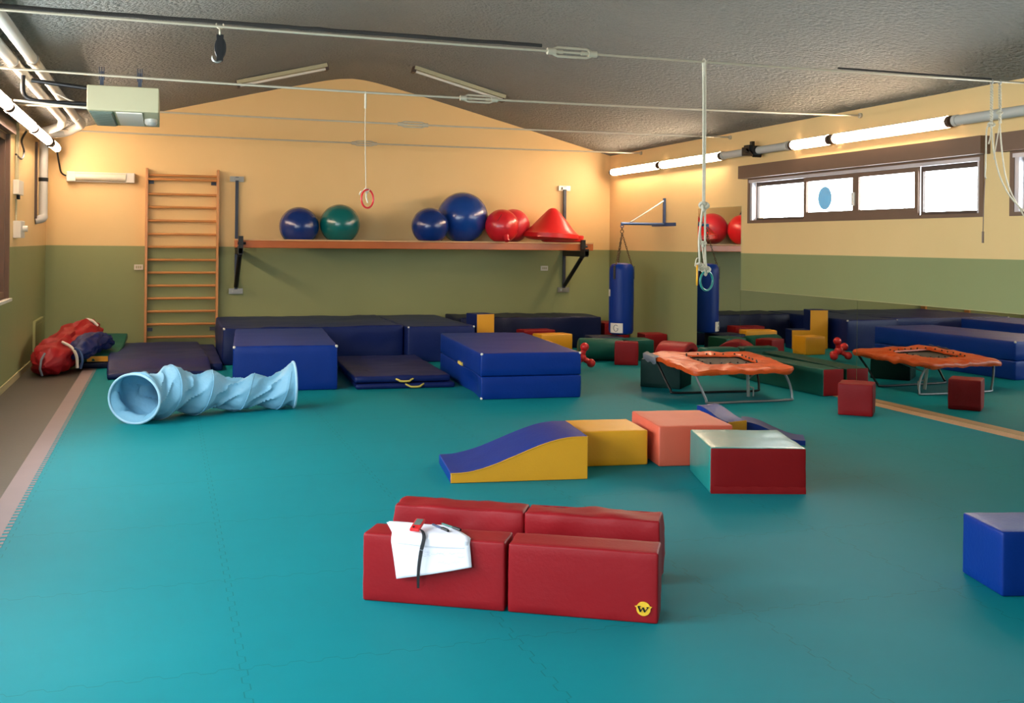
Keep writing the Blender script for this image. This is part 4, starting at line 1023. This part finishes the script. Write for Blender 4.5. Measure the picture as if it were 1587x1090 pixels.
# green roll
bm = bmesh.new(); prof = [(0, -.31), (.12, -.31), (.148, -.295), (.155, -.27), (.155, .27), (.148, .295), (.12, .31), (0, .31)]
lathe(bm, prof, 36, Matrix.Rotation(pi/2, 4, 'Y'))
tag(build('foam_roll', bm, V_GRN, loc=(5.68, 13.34, .155), rot=(0, 0, radians(-14))), 'dark green foam roll lying behind the dark red cube', 'foam roll')
block('foam_block', 'dark green foam block behind the red cube, under the punch bag', 'foam block', (6.03, 13.18), -8, .36, .42, .285, V_GRN, seed=25)
block('foam_block', 'dark red foam block against the right wall, right of the punch bag', 'foam block', (6.60, 13.86), -6, .34, .36, .30, V_RED2, seed=26)
block('foam_block', 'dark navy foam block between the green roll and the crash mat', 'foam block', (5.72, 13.72), -6, .46, .40, .285, V_NAVY2, seed=27)
block('foam_block', 'dark red foam block deep in the corner behind the punch bag', 'foam block', (6.50, 15.1), 0, .42, .5, .37, V_RED2, seed=28)
# red arch
bm = bmesh.new(); n = 24
for i in range(n+1): pass
Ro, Ri, Ld = .31, .215, .42; rows = []
for i in range(n+1):
    a = pi*i/n; rows.append([bm.verts.new((R_*cos(a), y_, R_*sin(a))) for y_ in (-Ld/2, Ld/2) for R_ in (Ri, Ro)])
for p, q in zip(rows, rows[1:]):
    bm.faces.new((p[0], p[1], q[1], q[0])); bm.faces.new((p[2], q[2], q[3], p[3])); bm.faces.new((p[1], p[3], q[3], q[1])); bm.faces.new((p[0], q[0], q[2], p[2]))
bm.faces.new((rows[0][0], rows[0][2], rows[0][3], rows[0][1])); bm.faces.new((rows[-1][0], rows[-1][1], rows[-1][3], rows[-1][2]))
o = build('foam_arch', bm, V_RED, loc=(6.56, 12.62, 0), rot=(0, 0, radians(38))); v = o.modifiers.new('b', 'BEVEL'); v.width = .02; v.segments = 3
o.location = (6.50, 12.66, 0); o.scale = (1, 1, 1)
tag(o, 'red half round foam arch beside the foot of the tall mirror', 'foam arch')
block('foam_block', 'dark green rounded foam block by the mirror, behind the trampoline', 'foam block', (6.42, 11.72), 2, .50, .24, .305, V_GRN, seed=29, r=.04)
# long green block with red end
block('foam_block', 'long green foam block with a red end lying along the foot of the mirror', 'foam block', (6.665, 9.60), 3, .265, 1.84, .288, [V_GRN, V_RED2], faces=(0, 0, 1, 1, 0, 0), seed=30, amp=.003)
block('foam_block', 'small red foam cube standing alone in front of the low mirror', 'foam block', (6.085, 8.535), -42, .315, .30, .30, V_RED2, seed=31)
# dark green box by the trampoline
t = block('foam_block', 'very dark green foam block standing under the back left corner of the trampoline', 'foam block', (5.08, 10.78), -43, .46, .46, .315, V_DGRN, seed=32)

# ------------------------------------------------------------------ trampoline
cn = [Vector((5.01, 9.40, .335)), Vector((6.13, 9.29, .345)), Vector((6.32, 10.42, .385)), Vector((5.04, 10.58, .40))]
ORG = Vector((5.62, 9.92, 0))
t = thing('trampoline', 'low square trampoline with a worn orange pad and dark webbing bed, by the mirrors', 'trampoline', ORG)
def quad(u, v): return cn[0]*(1-u)*(1-v) + cn[1]*u*(1-v) + cn[2]*u*v + cn[3]*(1-u)*v - ORG
def sqpt(a, k):
    """point on a rounded square outline of half size k in uv space"""
    c, s = cos(a), sin(a); p = 16.0
    d = (abs(c)**p + abs(s)**p) ** (-1/p)
    return .5 + .5*k*c*d, .5 + .5*k*s*d
bm = bmesh.new(); NA = 160; prof = [(.50, .004), (.505, .020), (.55, .024), (.66, .018), (.76, .022), (.86, .018), (.94, .014), (.99, .006), (1.0, -.014), (.99, -.038), (.965, -.04), (.955, -.02), (.60, .0)]
rr = []
for k, dz in prof:
    row = []
    for i in range(NA):
        a = 2*pi*i/NA; u, v = sqpt(a, k if k > .6 else k*1.0); p = quad(u, v)
        w = noise.noise((cos(a)*4, sin(a)*4, k*6))
        big = noise.noise((cos(a)*2.2+9, sin(a)*2.2, k*2))
        crease = .014*abs(noise.noise((a*7, k*1.2, 4)))
        out = (k > .97)
        p.z += dz + (.018*w + .02*big + crease) * (1 if .53 < k < .99 else .35) + (.03*noise.noise((a*3, 1, 2)) if out else 0)
        if out: p.z -= .02*max(0, noise.noise((a*5, 7, 7)))
        row.append(bm.verts.new(p))
    rr.append(row)
for j in range(len(rr)):
    a, b = rr[j], rr[(j+1) % len(rr)]
    for i in range(NA): bm.faces.new((a[i], a[(i+1)%NA], b[(i+1)%NA], b[i]))
build('orange_pad', bm, V_ORG, t)
bm = bmesh.new(); q = [quad(*p) + Vector((0, 0, -.008)) for p in ((.2, .2), (.8, .2), (.8, .8), (.2, .8))]
n = 10; gv = [[bm.verts.new((q[0]*(1-i/n)*(1-j/n) + q[1]*(i/n)*(1-j/n) + q[2]*(i/n)*(j/n) + q[3]*(1-i/n)*(j/n)) + Vector((0, 0, -.006*sin(pi*i/n)*sin(pi*j/n)))) for j in range(n+1)] for i in range(n+1)]
for i in range(n):
    for j in range(n): bm.faces.new((gv[i][j], gv[i+1][j], gv[i+1][j+1], gv[i][j+1]))
o = build('webbing_bed', bm, BEDM, t); sd = o.modifiers.new('s', 'SOLIDIFY'); sd.thickness = .004
bm = bmesh.new()
for i in range(22):
    a = 2*pi*i/22; u, v = sqpt(a, .515); p = quad(u, v) + Vector((0, 0, .034)); bmesh.ops.create_icosphere(bm, subdivisions=1, radius=.011, matrix=Matrix.Translation(p))
build('lacing_knots', bm, BLACK, t)
bm = bmesh.new(); tube(bm, [quad(*sqpt(2*pi*i/48, .93)) + Vector((0, 0, -.03)) for i in range(48)], .016, 8, closed=True); build('frame', bm, GREYST, t)
def leg(pts, m=GREYST, r=.013): bm = bmesh.new(); tube(bm, smooth_path([Vector(p) - ORG for p in pts]), r, 8); build('leg', bm, m, t)
leg([(5.08, 9.50, .30), (5.12, 9.46, .18), (5.17, 9.43, .05), (5.21, 9.42, .014), (5.6, 9.40, .014), (6.10, 9.40, .014), (6.155, 9.41, .04), (6.13, 9.42, .18), (6.05, 9.42, .32)])
leg([(5.12, 10.50, .36), (5.14, 10.35, .2), (5.16, 10.2, .05), (5.2, 10.15, .014), (5.7, 10.10, .014), (6.12, 10.08, .014), (6.18, 10.09, .05), (6.22, 10.2, .2), (6.24, 10.35, .34)], DARKM)
bm = bmesh.new(); tube(bm, [Vector((5.83, 9.72, .015))-ORG, Vector((5.80, 9.70, .33))-ORG], .018, 8); tube(bm, [Vector((5.82, 9.71, .2))-ORG, Vector((6.12, 9.85, .33))-ORG], .010, 8); tube(bm, [Vector((5.83, 9.72, .12))-ORG, Vector((5.9, 9.74, .10))-ORG, Vector((5.9, 9.74, .012))-ORG], .009, 8); build('support_strut', bm, ZINC, t)
bm = bmesh.new(); p0 = cn[3] - ORG; rows = []
for i in range(9):
    a = i/8; p = cn[3].lerp(cn[0], a*.28) - ORG + Vector((-.012, .0, -.01)); rows.append([bm.verts.new(p + Vector((.03, 0, .03+.006*sin(i*2)))), bm.verts.new(p + Vector((-.015, 0, .01))), bm.verts.new(p + Vector((-.01, 0, -.06+.01*sin(i*1.7))))])
for a, b in zip(rows, rows[1:]):
    for k in range(2): bm.faces.new((a[k], a[k+1], b[k+1], b[k]))
o = build('grey_tape', bm, STRAPG, t); sd = o.modifiers.new('s', 'SOLIDIFY'); sd.thickness = .004

# ------------------------------------------------------------------ left corner pile
def blob(bm, pts, rads, sx=1.0, sz=1.0, seed=0, amp=.04, NU=48, NV=40, M=None):
    P = [Vector(p) for p in pts]; rings = []
    for i in range(NU+1):
        u = i/NU; c = interp(P, u); c2 = interp(P, min(1, u+.01)); c1 = interp(P, max(0, u-.01)); d = (c2-c1).normalized()
        s = Vector((d.y, -d.x, 0)).normalized(); up = s.cross(d).normalized()
        if up.z < 0: up = -up
        R = max(.001, interp(rads, u))
        row = []
        for k in range(NV):
            a = 2*pi*k/NV; w = 1 + amp*8*(abs(noise.noise((cos(a)*1.6+seed, sin(a)*1.6, u*7)))-.2) + amp*3*noise.noise((cos(a)*4, sin(a)*4+seed, u*16))
            p = c + (s*cos(a)*sx + up*sin(a)*sz)*R*w
            if p.z < .003: p.z = .003
            row.append(bm.verts.new(p))
        rings.append(row)
    for a, b in zip(rings, rings[1:]):
        for k in range(NV): bm.faces.new((a[k], a[(k+1)%NV], b[(k+1)%NV], b[k]))
    bm.faces.new(rings[0][::-1]); bm.faces.new(rings[-1])
O = Vector((-1.25, 14.0, 0))
t = thing('sack', 'large crumpled red vinyl sack slumped in the back left corner', 'bag', O)
bm = bmesh.new(); blob(bm, [Vector(p)-O for p in ((-1.33, 13.18, .12), (-1.30, 13.35, .14), (-1.26, 13.75, .17), (-1.16, 14.15, .26), (-1.02, 14.55, .36), (-.92, 14.85, .40), (-.88, 15.02, .38))], [.02, .17, .21, .22, .19, .13, .02], 1.05, .95, 3, .055); build('sack_body', bm, V_RED, t)
bm = bmesh.new()
for u0 in (.10, ):
    pass
tube(bm, [Vector(p)-O for p in ((-1.34, 13.17, .02), (-1.36, 13.13, .10), (-1.35, 13.15, .20), (-1.32, 13.22, .27))], .014, 6); build('grey_strap', bm, STRAPG, t)
bm = bmesh.new(); P = smooth_path([Vector(p)-O for p in ((-1.17, 13.62, .36), (-1.06, 13.55, .30), (-1.0, 13.50, .20), (-.99, 13.50, .06))]); tube(bm, P, .018, 8); build('white_strap', bm, WHITEP, t)
bm = bmesh.new(); P = smooth_path([Vector(p)-O for p in ((-.98, 14.6, .56), (-.90, 14.6, .54), (-.83, 14.6, .47))]); tube(bm, P, .018, 8); build('white_strap', bm, WHITEP, t)
O = Vector((-.95, 14.0, 0))
t = thing('sack', 'smaller crumpled dark blue sack lying on the right of the red one', 'bag', O)
bm = bmesh.new(); blob(bm, [Vector(p)-O for p in ((-1.06, 13.66, .16), (-1.0, 13.75, .22), (-.93, 14.0, .28), (-.82, 14.25, .30), (-.72, 14.45, .28), (-.68, 14.5, .27))], [.02, .12, .15, .13, .10, .02], 1.1, .9, 8, .05); build('sack_body', bm, V_NAVY, t)
bm = bmesh.new(); P = smooth_path([Vector(p)-O for p in ((-1.02, 13.45, .30), (-.96, 13.46, .26), (-.93, 13.42, .16), (-.95, 13.42, .06))]); tube(bm, P, .016, 8); build('strap', bm, BLUEST, t)
# green folded mat with yellow label
c = (-.80, 14.55)
L, Dp = .46, 1.35
t = thing('folding_mat', 'folded green and black mat with a yellow label, beside the sacks', 'mat', (-.765, 14.6, 0), radians(-4))
def slope_up(q): k = (q.y+Dp/2)/Dp; q.z += .17*k*k; return q
build('lower_layer', soft(L, Dp, .075, r=.015, step=.06, amp=.005, seed=40, zmap=lambda q: q), V_NAVY2, t)
build('upper_layer', soft(L, Dp, .075, r=.015, step=.06, amp=.008, seed=41, zmap=slope_up), V_GRN, t, loc=(0, 0, .077))
bm = bmesh.new(); box(bm, (-.10, -Dp/2-.006, .085), (.20, -Dp/2+.002, .150)); build('label', bm, V_YEL, t, smooth=False)
